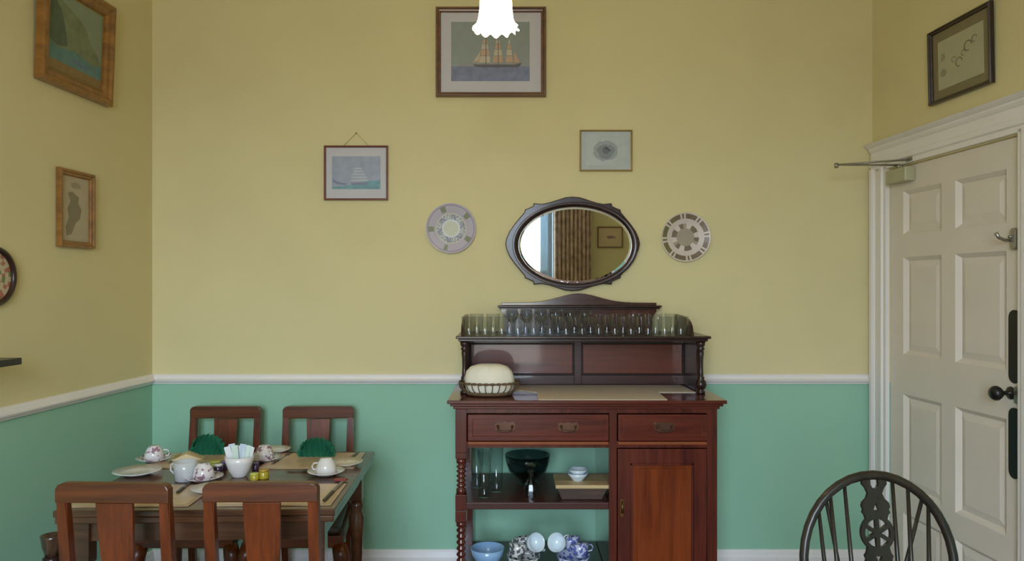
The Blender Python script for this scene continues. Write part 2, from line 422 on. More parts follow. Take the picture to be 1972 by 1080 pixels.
# ------------------------------------------------------------------ pictures
def picture(name, label, w_, h_, fw, fd, fm, mount, art, loc, rz, mw=(.03, .03, .03, .03), tilt=0, inner=None, cat='picture', fmv=None):
    """origin at the bottom centre on the wall; viewer looks along +y local"""
    t = thing(name, label, cat, loc, rz)
    t.rotation_euler = (tilt, 0, rz)
    # mitred moulded frame
    prof = [(0, -.002), (0, -fd*.8), (fw*.15, -fd), (fw*.4, -fd), (fw*.55, -fd*.75), (fw*.85, -fd*.7), (fw, -fd*.45), (fw, -.002)]
    mb = MB(); b = mb.bm; rings = []
    for ins, y in prof:
        rings.append([b.verts.new(p) for p in ((-w_/2+ins, y, ins), (w_/2-ins, y, ins), (w_/2-ins, y, h_-ins), (-w_/2+ins, y, h_-ins))])
    for A, B in zip(rings, rings[1:]+rings[:1]):
        for k in range(4): f = b.faces.new([A[k], A[(k+1) % 4], B[(k+1) % 4], B[k]])
    mb.build('frame', fm, t)
    iw, ih = w_/2-fw, h_-fw
    if inner:
        q = inner[0]; mb = MB()
        for bx_ in ((-iw, iw, fw, fw+q), (-iw, iw, ih-q, ih), (-iw, -iw+q, fw, ih), (iw-q, iw, fw, ih)):
            mb.box(bx_[0], bx_[1], -fd*.5, -.004, bx_[2], bx_[3], .0008)
        mb.build('slip', inner[1], t); 
    MB().box(-iw, iw, -.006, -.002, fw, ih).build('mount', mount, t)
    l_, r_, bt, tp = mw
    x0, x1, z0, z1 = -iw+l_, iw-r_, fw+bt, ih-tp
    mb = MB(); mb.box(x0, x1, -.0072, -.006, z0, z1, m=art[0])
    for k, (pts, m) in enumerate(art[1:]):
        y = -.0074 - .00018*k
        mb.poly([(x0+(x1-x0)*a, y, z0+(z1-z0)*c) for a, c in pts], m)
    bm = mb.bm
    me = bpy.data.meshes.new('print'); bm.to_mesh(me)
    for m in mb.mats: me.materials.append(m)
    bm.free(); o = bpy.data.objects.new('print', me); COL.objects.link(o); o.parent = t
    return t
def A(n, c, r=.45, v=.05): return mat('art_'+n, c, r, coat=.12, vary=v, scale=25)
def blob(cx, cy, rx, ry, n=18, j=.15, seed=1):
    rd = random.Random(seed)
    return [(cx+rx*(1+rd.uniform(-j, j))*math.cos(2*math.pi*i/n), cy+ry*(1+rd.uniform(-j, j))*math.sin(2*math.pi*i/n)) for i in range(n)]
MNT = mat('mount_card', (196, 192, 196), .7, vary=.01)
BRF = wood('brown_frame', (84, 52, 30), (122, 82, 46), 'X', .3, .3)
RED = wood('red_brown_frame', (92, 40, 20), (128, 62, 30), 'X', .3, .3)
GOLD = mat('dull_gilt', (150, 122, 62), .4, metal=.35, vary=.15)
GBR = wood('golden_brown_frame', (112, 74, 30), (156, 106, 44), 'Y', .35, .3)
def P(px, py, Y=YB): return ((px-986)/F*Y, Y, EYE-(py-550)/F*Y)
def back_pic(px0, px1, py0, py1, **k):
    a = P(px0, py1); b = P(px1, py0)
    return dict(w_=b[0]-a[0], h_=b[2]-a[2], loc=((a[0]+b[0])/2, YB-.001, a[2]), rz=0, **k)
# large ship print
sail = A('sail', (190, 156, 126)); sail2 = A('sail_pale', (192, 178, 154)); hull = A('hull', (92, 88, 92))
ship = [A('sky_grey', (140, 146, 140)), ([(0, 0), (1, 0), (1, .25), (0, .25)], A('sea_grey', (116, 122, 148), v=.2)),
        ([(0, .25), (1, .25), (1, .34), (.6, .30), (.3, .29), (0, .27)], A('haze', (146, 146, 146))),
        ([(.28, .28), (.82, .28), (.9, .31), (.88, .26), (.85, .235), (.34, .235), (.29, .26)], hull),
        ([(.30, .31), (.36, .31), (.40, .38), (.38, .40)], sail)]
for x0, x1 in ((.36, .50), (.53, .66), (.69, .79)):
    for k, (z0, z1) in enumerate(((.31, .42), (.43, .53), (.54, .62), (.63, .70))):
        s_ = k*.012
        ship.append(([(x0+s_, z0), (x1-s_, z0), (x1-s_-.01, z1), (x0+s_+.01, z1)], sail if (k+int(x0*100)) % 2 else sail2))
ship += [([(.27, .30), (.36, .36), (.37, .5)], sail2), ([(.44, .28), (.448, .28), (.448, .8), (.44, .8)], hull), ([(.596, .28), (.604, .28), (.604, .78), (.596, .78)], hull), ([(.8, .30), (.88, .31), (.80, .5)], sail)]
picture('ship_picture', 'large framed sailing ship print high on the wall behind the lamp', fw=.024, fd=.028, fm=BRF, mount=MNT, art=ship, mw=(.05, .055, .055, .045), **back_pic(840, 1051, 16, 188))
# small ship print hung from a cord
sea = A('sea_teal', (106, 150, 158), v=.2); sk2 = A('sky_lilac', (150, 156, 172), v=.1); pl2 = A('sail_white', (178, 178, 186)); gr2 = A('hull_blue', (120, 126, 150))
sm = [sk2, ([(0, 0), (1, 0), (1, .28), (.6, .22), (.3, .1), (0, .06)], sea), ([(.38, .2), (.75, .2), (.70, .12), (.42, .12)], gr2)]
for k in range(5):
    z = .24+.09*k; sm.append(([(.38+.02*k, z), (.75-.03*k, z), (.74-.03*k, z+.055), (.39+.02*k, z+.055)], pl2))
sm += [([(.02, .2), (.12, .14), (.3, .12), (.3, .16), (.1, .24), (.02, .32)], gr2)]
tp = picture('cord_hung_picture', 'framed blue seascape hanging from a cord left of the wall plates', fw=.010, fd=.018, fm=RED, mount=MNT, art=sm, mw=(.028, .028, .045, .042), **back_pic(625, 748, 281, 386))
hh = P(0, 281)[2]-P(0, 386)[2]
mb = MB().tube([(-.065, -.008, hh-.004), (0, -.004, hh+.062), (.065, -.008, hh-.004)], .0011, 6)
mb.lathe([(0, 0), (.004, 0), (.004, .008), (0, .01)], 8, M=Matrix.Translation((0, 0, hh+.062)) @ RX)
mb.build('hanging_cord', mat('cord', (158, 146, 98), .8), tp)
# small print with grey flower-like vignette
vg = [A('vignette_paper', (176, 182, 178)), (blob(.5, .5, .30, .34, 24, .12, 3), A('vignette_grey', (146, 152, 150))), (blob(.5, .48, .21, .24, 24, .15, 5), A('vignette_mid', (122, 128, 128))), (blob(.5, .52, .10, .12, 16, .2, 8), A('vignette_dark', (96, 100, 104))), ([(.46, .58), (.60, .48), (.63, .50), (.50, .62)], A('vignette_black', (66, 68, 72)))]
picture('vignette_picture', 'small thin framed print with a round grey vignette above the mirror', fw=.0075, fd=.016, fm=GOLD, mount=mat('vignette_mount', (178, 184, 180), .7), art=vg, mw=(.02, .02, .02, .02), **back_pic(1116, 1217, 251, 330))
# left wall pictures
def left_at(y0, y1, z0, z1, **k):
    ym = (y0+y1)/2
    return dict(w_=(y1-y0)/math.cos(math.atan(AL)), h_=z1-z0, loc=(XL(ym)+.001, ym, z0), rz=RL, **k)
land = [A('pale_sky', (128, 140, 118)), ([(0, .12), (1, .10), (1, .30), (.8, .26), (.5, .34), (.2, .3), (0, .36)], A('lake', (84, 122, 122), v=.2)),
        ([(0, .34), (.2, .30), (.5, .34), (.8, .26), (1, .30), (.92, .42), (.78, .52), (.68, .70), (.52, .80), (.36, .86), (.2, .92), (.05, .96), (0, .98)], A('mountain', (112, 122, 92), v=.2)),
        ([(.02, .36), (.16, .32), (.34, .36), (.3, .55), (.22, .78), (.1, .9), (.02, .9)], A('mountain_dark', (76, 92, 74), v=.2)),
        ([(0, 0), (1, 0), (1, .11), (0, .13)], A('shore', (132, 104, 60), v=.2)), ([(.4, .2), (.7, .16), (.74, .19), (.45, .24)], A('water_glint', (92, 108, 140)))]
picture('landscape_picture', 'large gold and brown framed mountain landscape at top left', fw=.055, fd=.034, fm=GBR, mount=mat('gilt_mount', (150, 130, 70), .5), art=land, mw=(.008, .008, .008, .008), tilt=R(2.2), cat='picture', **left_at(2.84, 3.309, 2.274, 2.71))
grm = A('map_land', (128, 116, 92)); 
mp_ = [A('map_paper', (176, 162, 134)), ([(.15, .06), (.35, .10), (.5, .28), (.66, .35), (.72, .5), (.6, .6), (.62, .7), (.35, .78), (.2, .74), (.3, .62), (.18, .5), (.24, .35), (.12, .2)], grm), (blob(.5, .88, .22, .05, 12, .2, 4), A('map_ink', (150, 138, 112)))]
picture('map_picture', 'small gold framed map print on the left wall below the landscape', fw=.026, fd=.022, fm=GBR, mount=mat('map_mount', (182, 168, 140), .7), art=mp_, mw=(.004, .004, .004, .004), **left_at(2.968, 3.197, 1.645, 1.959))
# right wall picture
ink = A('ink', (112, 106, 84))
dr = [A('drawing_paper', (172, 168, 138)), (blob(.12, .65, .05, .09, 12, .3, 2), A('ink_soft', (146, 142, 116))), (blob(.12, .33, .07, .08, 12, .3, 6), A('ink_soft', (146, 142, 116)))]
for cx, cy, r_ in ((.36, .52, .05), (.48, .42, .08), (.58, .56, .05), (.68, .66, .09), (.82, .74, .06)):
    ring = [(cx+r_*math.cos(a*.5), cy+r_*1.2*math.sin(a*.5)) for a in range(0, 11)]
    inn = [(cx+r_*.78*math.cos(a*.5), cy+r_*.95*math.sin(a*.5)) for a in range(10, -1, -1)]
    dr.append((ring+inn, ink))
def right_at(y0, y1, z0, z1, **k):
    ym = (y0+y1)/2
    return dict(w_=(y1-y0)*KR, h_=z1-z0, loc=(XR(ym)-.001, ym, z0), rz=RR, **k)
picture('drawing_picture', 'dark framed pale drawing on the right wall above the door', fw=.017, fd=.022, fm=wood('black_brown_frame', (30, 20, 16), (52, 34, 26), 'X', .3, .3), mount=mat('olive_mount', (128, 116, 84), .7), art=dr, mw=(.035, .035, .035, .04), tilt=R(1.2), **right_at(2.835, 3.214, 2.255, 2.565))
# picture behind the camera, seen in the mirror
rp = [A('rear_paper', (206, 180, 140)), (blob(.45, .5, .24, .12, 16, .3, 11), A('rear_ink', (138, 112, 110)))]
t = picture('reflected_picture', 'thin framed picture on the rear wall, reflected in the oval mirror', .30, .25, .014, .02, BRF, mat('rear_mount', (206, 182, 142), .7), rp, (1.165, YR+.001, 1.94), R(180), mw=(.03, .03, .03, .03))

# round needlework plaque at the left edge
yc = 2.628; t = thing('round_plaque', 'dark rimmed round floral plaque cut off by the left photo edge', 'plaque', (XL(yc), yc, 1.522), RL)
mb = MB().lathe([(.088, .004), (.088, .014), (.094, .02), (.104, .018), (.108, .01), (.108, .001), (.088, .001)], 40, M=RX, cap=False); mb.build('rim', DRK, t)
pk = mat('plaque_pink', (176, 110, 88), .6); gn = mat('plaque_green', (120, 132, 84), .6); cm = mat('plaque_cream', (196, 180, 146), .6)
def pf(i, j):
    k = (i*7+j*5) % 11
    return pk if k in (0, 3, 4) else (gn if k in (1, 6) else cm)
MB().lathe([(0, .008), (.02, .008), (.04, .008), (.058, .007), (.075, .007), (.089, .006)], 28, M=RX, matf=pf, cap=False).build('floral_face', None, t)
mb = MB().tube([(-.006, -.004, .106), (-.007, -.008, .116), (0, -.008, .123), (.007, -.008, .116), (.006, -.004, .106)], .0015, 6); mb.build('hanging_loop', BRS, t)
# mantel shelf end
def wl(y, d, z): return (XL(y)+d, y, z)
t = thing('mantel_shelf', 'dark mantel shelf end sticking out from the left wall', 'shelf', wl(2.575, 0, 1.222), RL)
MB().box(-.95, 0, -.15, -.002, 0, .023, .003).build('shelf_board', mat('black_slate', (38, 36, 36), .3, vary=.2), t)
MB().box(-.93, -.25, -.12, -.002, -.03, -.0005, .004).build('moulding', BLK, t)

# ------------------------------------------------------------------ decorative wall plates
def wall_plate(name, label, px, py, r, matf, seg=72):
    p = P(px, py, YB)
    t = thing(name, label, 'plate', (p[0], YB-.001, p[2]), 0)
    rr = [0, .18, .30, .36, .42, .50, .56, .62, .68, .76, .84, .9, .95, 1.0]
    def h(q): return .008 + (0 if q < .58 else .016*((q-.58)/.42)**.8)
    prof = [(q*r, h(q)) for q in rr]
    MB().lathe(prof, seg, M=RX, matf=matf, cap=False).build('face', None, t)
    MB().lathe([(r, .0240), (r*.99, .0215), (r*.62, .006), (r*.58, .001), (0, .001)], seg, M=RX, cap=False).build('back', CHINA, t)
    return t
lil = mat('plate_lilac', (184, 174, 184), .45, coat=.08, vary=.02); grn1 = mat('plate_sage', (134, 138, 112), .45, coat=.08); drk1 = mat('plate_slate', (104, 102, 108), .45, coat=.08)
pale = mat('plate_pale', (196, 192, 182), .45, coat=.08); ylw = mat('plate_yellow', (178, 174, 138), .45, coat=.08); pur = mat('plate_mauve', (152, 142, 158), .45, coat=.08)
def mf1(i, j):
    a = j/72*360
    if i <= 1: return ylw
    if i == 2: return pale
    if i in (3, 4, 5):
        return drk1 if int(a/30) % 2 == 0 and (j*3+i) % 4 else (grn1 if (j+i) % 3 else lil)
    if i in (6, 7): return pale if i == 6 else lil
    if i in (8, 9, 10):
        if abs((a % 72)-36) < 7: return grn1
        return lil
    return pur if i == 11 else lil
wall_plate('patterned_plate', 'mauve and white floral plate on the wall left of the mirror', 869, 440, .122, mf1)
wh2 = mat('plate_cream', (206, 192, 182), .45, coat=.08); br2 = mat('plate_brown', (118, 98, 76), .45, coat=.08); ol2 = mat('plate_olive', (112, 106, 66), .45, coat=.08); tan2 = mat('plate_tan', (160, 146, 126), .45, coat=.08)
def mf2(i, j):
    a = j/72*360
    if i <= 2: return tan2
    if i in (3, 4, 5):
        return wh2 if (a % 60) < 22 else (br2 if (a+20) % 120 < 90 else tan2)
    if i in (6, 7, 8): return wh2
    if i in (9, 10, 11):
        q = a % 45
        return wh2 if (q < 4 or 9 < q < 13) else (ol2 if 120 < a < 240 else br2)
    return wh2
wall_plate('crested_plate', 'brown and cream patterned plate on the wall right of the mirror', 1319, 457, .120, mf2)

# ------------------------------------------------------------------ oval mirror
c = P(1102, 470, YB)
t = thing('oval_mirror', 'oval wall mirror in a dark scalloped wooden frame above the sideboard', 'mirror', (c[0], YB-.002, c[2]))
k = .001 * 1000/ (4.32*393)
Q = [(0, 390), (60, 385), (130, 362), (200, 340), (255, 330), (322, 336), (326, 312), (360, 296), (396, 282), (398, 262), (430, 225), (480, 165), (522, 105), (548, 45), (556, 0)]
out = [(x*k, z*k) for x, z in Q]; out += [(x*k, -z*k) for x, z in Q[::-1][1:]]; out += [(-x, z) for x, z in out[::-1][1:-1]]
gx, gz = .277, .187
ofx, ofz = (1107-1102)/393, (470-472)/393
ell = lambda a, b, n=64: [(ofx+a*math.cos(2*math.pi*i/n), ofz+b*math.sin(2*math.pi*i/n)) for i in range(n)]
outline('frame', [out, ell(gx+.012, gz+.012)], -.026, -.001, DRK, t, .004)
# inner sloping moulding, flatter and glossier
mb = MB(); b = mb.bm; e1, e2, e3 = ell(gx+.030, gz+.022, 96), ell(gx+.010, gz+.010, 96), ell(gx, gz, 96)
r1 = [b.verts.new((x, -.0262, z)) for x, z in e1]; r2 = [b.verts.new((x, -.030, z)) for x, z in e2]; r3 = [b.verts.new((x, -.018, z)) for x, z in e3]; r4 = [b.verts.new((x, -.001, z)) for x, z in e3]
for Ar, Br in ((r1, r2), (r2, r3), (r3, r4)):
    for i in range(96): f = b.faces.new([Ar[i], Ar[(i+1) % 96], Br[(i+1) % 96], Br[i]]); f.smooth = True
mb.build('inner_moulding', DRK, t)
MIR = mat('mirror_silver', (232, 234, 234), .015, metal=1, vary=0)
mb = MB(); b = mb.bm
e4 = ell(gx-.012, gz-.012, 96); q3 = [b.verts.new((x, -.012, z)) for x, z in e3]; q4 = [b.verts.new((x, -.0145, z)) for x, z in e4]
for i in range(96): b.faces.new([q3[i], q3[(i+1) % 96], q4[(i+1) % 96], q4[i]])
b.faces.new(q4)
mb.build('mirror_glass', MIR, t)

# ------------------------------------------------------------------ sideboard
SX, SY = .311, 3.66
sb = thing('sideboard', 'tall dark red mahogany sideboard with drawers, open shelves and one cupboard', 'sideboard', (SX, SY, 0))
def S(mb, name, m=None, lb=None, par=None): return mb.build(name, m, par or sb, label=lb)
# top board with moulded edge
mb = MB().box(-.580, .580, -.545, 0, 1.000, 1.015, .003)
mb.box(-.568, .568, -.533, 0, .988, 1.000, .003); mb.box(-.556, .556, -.521, 0, .975, .988, .003)
S(mb, 'top_board', MAH)
fz = -.51
# carcase: frieze rails, end stiles, cupboard box, divider
mb = MB()
for a, b_ in ((-.500, .095), (.128, .505)):
    mb.box(a, b_, fz+.001, fz+.029, .957, .9745); mb.box(a, b_, fz+.001, fz+.029, .812, .838)
mb.box(-.548, -.500, fz, fz+.0445, .7905, .9745, .002)   # left stile block at drawer level
mb.box(.505, .548, fz, fz+.0295, .1205, .9745, .002)       # right stile
mb.box(.095, .128, fz, fz+.0295, .1205, .9745, .002)       # divider stile
mb.box(.530, .5478, fz+.0305, -.005, .1205, .9745)          # right end
mb.box(-.5478, -.535, fz+.046, -.005, .8125, .9745)      # left end at drawer level
mb.box(-.535, .530, fz+.03, -.02, .812, .822)         # dust board
mb.box(-.535, .53, -.018, -.006, .822, .975)          # back of drawers
mb.box(.12, .53, -.018, -.006, .12, .812)             # back of cupboard
mb.box(.12, .53, fz+.03, -.02, .12, .135)
mb.box(-.548, -.500, -.05, -.002, .12, .812, .002)    # rear left post
mb.box(-.548, .548, fz+.006, -.002, .06, .12, .004)   # plinth
S(mb, 'carcase', MAHZ)
S(MB().box(.097, .112, fz+.03, -.004, .12, .812), 'divider', wood('polished_mahogany_side', (58, 24, 20), (84, 36, 28), 'Z', .1, 1.0, coatr=.02))
S(MB().box(-.548, .097, fz+.008, -.004, .551, .581, .004), 'shelf', SHL)
S(MB().box(-.548, .097, fz+.008, -.004, .215, .25, .004), 'shelf', DRK, 'dark bottom shelf')
# curved brackets under the drawer rail
def turned(x, y, z0, z1, r, name, m, n_bob=5, par=None):
    pr = [(r, z0), (r, z0+.02), (r*.6, z0+.026)]
    h = (z1-z0-.052)/n_bob
    for i in range(n_bob):
        a = z0+.026+h*i
        pr += [(r*.62, a+h*.08), (r*.95, a+h*.35), (r*.98, a+h*.55), (r*.62, a+h*.92)]
    pr += [(r*.6, z1-.026), (r, z1-.02), (r, z1)]
    S(MB().lathe(pr, 20, c=(x, y, 0)), name, m, par=par)
for q0, q1 in ((.548, .615), (.765, .79), (.50, .5475), (.12, .27)): S(MB().box(-.548, -.502, fz, fz+.046, q0, q1, .002), 'post_block', MAHZ)
turned(-.525, fz+.023, .615, .765, .021, 'turned_post', MAHZ, 5)
turned(-.525, fz+.023, .27, .50, .021, 'turned_post', MAHZ, 7)
# drawers
def drawer(x0, x1, handles):
    mb = MB().box(x0, x1, fz-.012, fz+.02, .842, .953, .003).box(x0+.02, x1-.02, fz-.017, fz-.011, .862, .935, .003)
    d_ = S(mb, 'drawer', MAH)
    for hx in handles:
        zc = .902
        mb = MB().prism([(hx-.043, zc+.012), (hx-.036, zc+.020), (hx-.015, zc+.017), (hx, zc+.022), (hx+.015, zc+.017), (hx+.036, zc+.020), (hx+.043, zc+.012), (hx+.040, zc-.012), (hx+.02, zc-.018), (hx, zc-.022), (hx-.02, zc-.018), (hx-.040, zc-.012)], fz-.0205, fz-.0172)
        for s_ in (-1, 1): mb.lathe([(0, 0), (.006, 0), (.006, .006), (.003, .010), (0, .010)], 10, M=Matrix.Translation((hx+s_*.030, fz-.020, zc+.004)) @ RX)
        mb.tube([(hx-.030, fz-.029, zc+.004), (hx-.027, fz-.034, zc-.012), (hx-.012, fz-.036, zc-.016), (hx+.012, fz-.036, zc-.016), (hx+.027, fz-.034, zc-.012), (hx+.030, fz-.029, zc+.004)], .003, 8)
        mb.build('drawer_pull', mat('dull_brass', (92, 62, 46), .35, metal=.7, vary=.2), d_)
    S(MB().box(x0, x1, fz-.014, fz+.01, .826, .8395, .004), 'drawer_bead', mat('bead_highlight', (138, 74, 44), .18, coat=.7), )  # highlight on the drawer's lower lip, put into the bead's lighter orange colour
drawer(-.496, .092, (-.34, -.077)); drawer(.132, .502, (.322,))
# cupboard door
mb = MB()
x0, x1, z0, z1 = .131, .502, .13, .808
for b_ in ((x0, x0+.052, z0, z1), (x1-.052, x1, z0, z1)): mb.box(b_[0], b_[1], fz-.006, fz+.018, b_[2], b_[3], .002)
for b_ in ((z1-.06, z1), (z0, z0+.07)): mb.box(x0+.052, x1-.052, fz-.006, fz+.018, b_[0], b_[1], .002)
dd = S(mb, 'cupboard_door', MAHZ)
mb = MB().box(x0+.052, x1-.052, fz+.008, fz+.014, z0+.07, z1-.06)
mb.prism([(x0+.08, z0+.095), (x1-.08, z0+.095), (x1-.08, z1-.085), (x0+.08, z1-.085)], fz+.001, fz+.009, .003)
mb.build('door_panel', MAHP, dd)
mb = MB()
q = .010
for b_ in ((x0+.052, x0+.052+q, z0+.07, z1-.06), (x1-.052-q, x1-.052, z0+.07, z1-.06), (x0+.052, x1-.052, z1-.06-q, z1-.06), (x0+.052, x1-.052, z0+.07, z0+.07+q)):
    mb.box(b_[0], b_[1], fz-.002, fz+.008, b_[2], b_[3], .002)
mb.build('panel_moulding', MAHZ, dd)
mb = MB().prism(stad(.148, .525, .60, .016), fz-.0095, fz-.0065, .0008); mb.tube([(.148, fz-.011, .59), (.148, fz-.022, .575), (.148, fz-.02, .545)], [.004, .004, .006], 8)
mb.build('door_pull', BRS, dd)
# upper back: frame + two panels, shelf, turned supports
mb = MB(); yb0, yb1 = -.045, -.015; zt = 1.246
for b_ in ((-.545, -.515, 1.016, zt), (-.012, .022, 1.016, zt), (.515, .545, 1.016, zt)): mb.box(b_[0], b_[1], yb0, yb1, b_[2], b_[3], .0015)
for a, b_ in ((-.515, -.012), (.022, .515)):
    mb.box(a, b_, yb0, yb1, 1.016, 1.060, .0015); mb.box(a, b_, yb0, yb1, zt-.030, zt, .0015)
S(mb, 'back_frame', MAHF)
for a, b_ in ((-.515, -.012), (.022, .515)):
    mb = MB(); q = .007
    for r_ in ((a, b_, 1.060, 1.060+q), (a, b_, zt-.030-q, zt-.030), (a, a+q, 1.060+q, zt-.030-q), (b_-q, b_, 1.060+q, zt-.030-q)): mb.box(r_[0], r_[1], yb0+.004, yb0+.011, r_[2], r_[3], .001)
    S(mb, 'panel_bead', BLKW)
for a, b_, in ((-.515, -.012), (.022, .515)):
    S(MB().box(a, b_, yb0+.012, yb1-.004, 1.060, zt-.030).box(a+.008, b_-.008, yb0+.007, yb0+.013, 1.068, zt-.038, .002), 'back_panel', MAHR)
mb = MB().box(-.556, .556, -.385, -.004, 1.258, 1.270, .003).box(-.545, .545, -.374, -.004, 1.246, 1.258, .003)
S(mb, 'upper_shelf', DRK)
for x in (-.520, .520):
    s_ = 1 if x > 0 else -1
    pr = [(.019, 1.016), (.019, 1.026), (.012, 1.031), (.022, 1.042), (.026, 1.056), (.022, 1.070), (.014, 1.080), (.017, 1.085), (.012, 1.092), (.010, 1.13), (.011, 1.17), (.014, 1.195), (.012, 1.205), (.018, 1.212), (.012, 1.219), (.018, 1.228), (.021, 1.2458)]
    S(MB().lathe(pr, 20, c=(x, -.345, 0)), 'shelf_support', DRK)
for x in (-.528, .514):
    pts = [(-.05, 1.0165), (-.335, 1.0165), (-.338, 1.05), (-.325, 1.08), (-.30, 1.11), (-.285, 1.15), (-.29, 1.19), (-.31, 1.22), (-.335, 1.2455), (-.05, 1.2455)]
    S(MB().prism(pts, x, x+.014, .002, axis='x'), 'side_panel', DRK)
# quarter round gallery ends standing on the shelf
for x in (-.535, .473):
    pts = [(-.03, 1.2705)] + [(-.03-.30*math.sin(R(90)*i/12)**.5 if False else -.03-.33*(i/12), 1.2705+.082*math.sqrt(max(0, 1-(i/12)**4))) for i in range(13)]
    S(MB().prism(pts, x, x+.014, axis='x'), 'gallery_end', DRK)
# crest: board tapering below, cornice, curved pediment
mb = MB().prism([(-.345, 1.2705), (.365, 1.2705), (.365, 1.335), (.385, 1.365), (.385, 1.378), (-.362, 1.378), (-.362, 1.365), (-.345, 1.335)], -.032, -.006)
S(mb, 'crest_board', wood('crest_mahogany', (58, 26, 24), (86, 38, 32), 'X', .2, .7, coatr=.08))
S(MB().box(-.372, .398, -.055, -.004, 1.378, 1.386, .002).box(-.380, .406, -.063, -.004, 1.386, 1.395, .003), 'cornice', DRK)
pts = [(-.362, 1.3955), (.385, 1.3955), (.385, 1.408)]
for i in range(1, 24):
    a = i/24; x = .385-.747*a; pts.append((x, 1.408+.045*math.exp(-((x-.012)/.135)**2)))
pts.append((-.362, 1.408))
S(MB().prism(pts, -.034, -.008, .002), 'pediment', wood('pediment_mahogany', (54, 32, 30), (80, 48, 44), 'X', .18, .8, coatr=.12))

# things on the sideboard top
TOPZ = 1.0153
LIN = mat('linen_runner', (206, 192, 170), .85, vary=.04, scale=30, bump=.2)
ya, yb_, yc_ = 3.125, 3.344, 3.585
pts = [(.11, ya), (.645, ya), (.648, yb_-.006), (.652, yb_), (.815, yb_), (.80, yc_), (-.20, yc_), (-.21, yb_+.06), (.05, yb_+.05), (.10, yb_), (.112, yb_-.006)]
MBm = MB().prism(pts, TOPZ, TOPZ+.0025, axis='z')
tag(MBm.build('table_runner', LIN), 'cream linen runner with cut corners lying on the sideboard top', 'runner')
# bread basket with white cloth dome
t = thing('bread_basket', 'oval brown basket under a white cloth at the left of the sideboard', 'basket', (-.098, 3.27, TOPZ+.003))
WICK = mat('wicker', (104, 82, 58), .7, vary=.35, scale=90, bump=.6)
def ovx(r_, sx_, sy_): 
    return lambda i, r, z, a: (r*math.sqrt((sx_*math.cos(a))**2+(sy_*math.sin(a))**2), z)
SC_ = Matrix.Diagonal((1, .72, 1, 1))
mb = MB().lathe([(0, 0), (.098, 0), (.104, .006), (.108, .014), (.105, .016), (.096, .007), (0, .006)], 40, M=SC_)
mb.build('basket_body', WICK, t)
mb = MB(); N_ = 26
for i in range(N_):
    a = 2*math.pi*i/N_; e_ = lambda r_, z_: (r_*math.cos(a), .72*r_*math.sin(a), z_)
    mb.tube([e_(.100, .010), e_(.122, .030), e_(.131, .052)], .0022, 6)
mb.build('basket_ribs', WICK, t)
mb = MB()
for kk in range(2): mb.tube([(.131*math.cos(2*math.pi*i/80), .72*.131*math.sin(2*math.pi*i/80)+.0, .054+.003*math.sin(i*1.2+kk*math.pi)) for i in range(80)], .0032, 6, closed=True)
mb.build('basket_rim', WICK, t)
CLO = mat('white_napkin_cloth', (226, 220, 200), .9, vary=.03, scale=20)
def domef(i, r, z, a): return (r*(1+.02*math.sin(a*5+i)+.012*math.sin(a*9)), z)
mb = MB().lathe([(.092, .008), (.104, .022), (.109, .05), (.107, .078), (.099, .102), (.080, .121), (.050, .131), (.022, .133), (0, .133)], 48, M=SC_, rf=domef)
mb.tube([(-.03, -.035, .1365), (-.01, -.045, .133), (0, -.06, .12), (.003, -.072, .10)], [.001, .002, .002, .001], 6)
mb.build('cloth', CLO, t)

# ------------------------------------------------------------------ glasses on the upper shelf
SHZ = 1.2702
def tumbler(r0, r1, h, th=.002, seg=24):
    return [(0, 0), (r0*.97, 0), (r0, .003), (r0*.9+r1*.1, .008), (r1, h), (r1-th, h-.0005)]
proto = None
front_px = [903, 934, 966, 997, 1028, 1059, 1090, 1121, 1153, 1184, 1215, 1248, 1280, 1311]
Y1 = 3.335
def tumb(mbp, name): 
    mb = MB().lathe(mbp, 24, cap=False); return mb.build(name, GLS)
src = tumb(tumbler(.027, .0335, .083), 'glass_tumbler')
for i, px in enumerate(front_px):
    o = src if i == 0 else src.copy()
    if i: COL.objects.link(o)
    o.location = ((px-986)/F*Y1, Y1, SHZ)
    tag(o, 'clear glass tumbler, %s from left in the front row on the sideboard shelf' % ORD[i], 'glass', 'front row of tumblers on the sideboard shelf')
Y2 = 3.415
src2 = tumb(tumbler(.026, .032, .092), 'glass_tumbler')
for i in range(13):
    px = 918+31.3*i
    o = src2 if i == 0 else src2.copy()
    if i: COL.objects.link(o)
    o.location = ((px-986)/F*Y2, Y2, SHZ)
    tag(o, 'clear glass tumbler, %s from left in the second row on the sideboard shelf' % ORD[i], 'glass', 'second row of tumblers on the sideboard shelf')
Y3 = 3.53
wg = [(0, 0), (.030, 0), (.030, .002), (.006, .006), (.004, .014), (.004, .036), (.012, .046), (.027, .066), (.030, .085), (.027, .108), (.0255, .108), (.028, .085), (.025, .067), (.010, .049), (0, .046)]
src3 = tumb(wg, 'wine_glass')
for i in range(6):
    px = 986+28*i
    o = src3 if i == 0 else src3.copy()
    if i: COL.objects.link(o)
    o.location = ((px-986)/F*Y3, Y3, SHZ)
    tag(o, 'small stemmed wine glass, %s from left behind the tumblers on the shelf' % ORD[i], 'glass', 'wine glasses behind the tumblers')

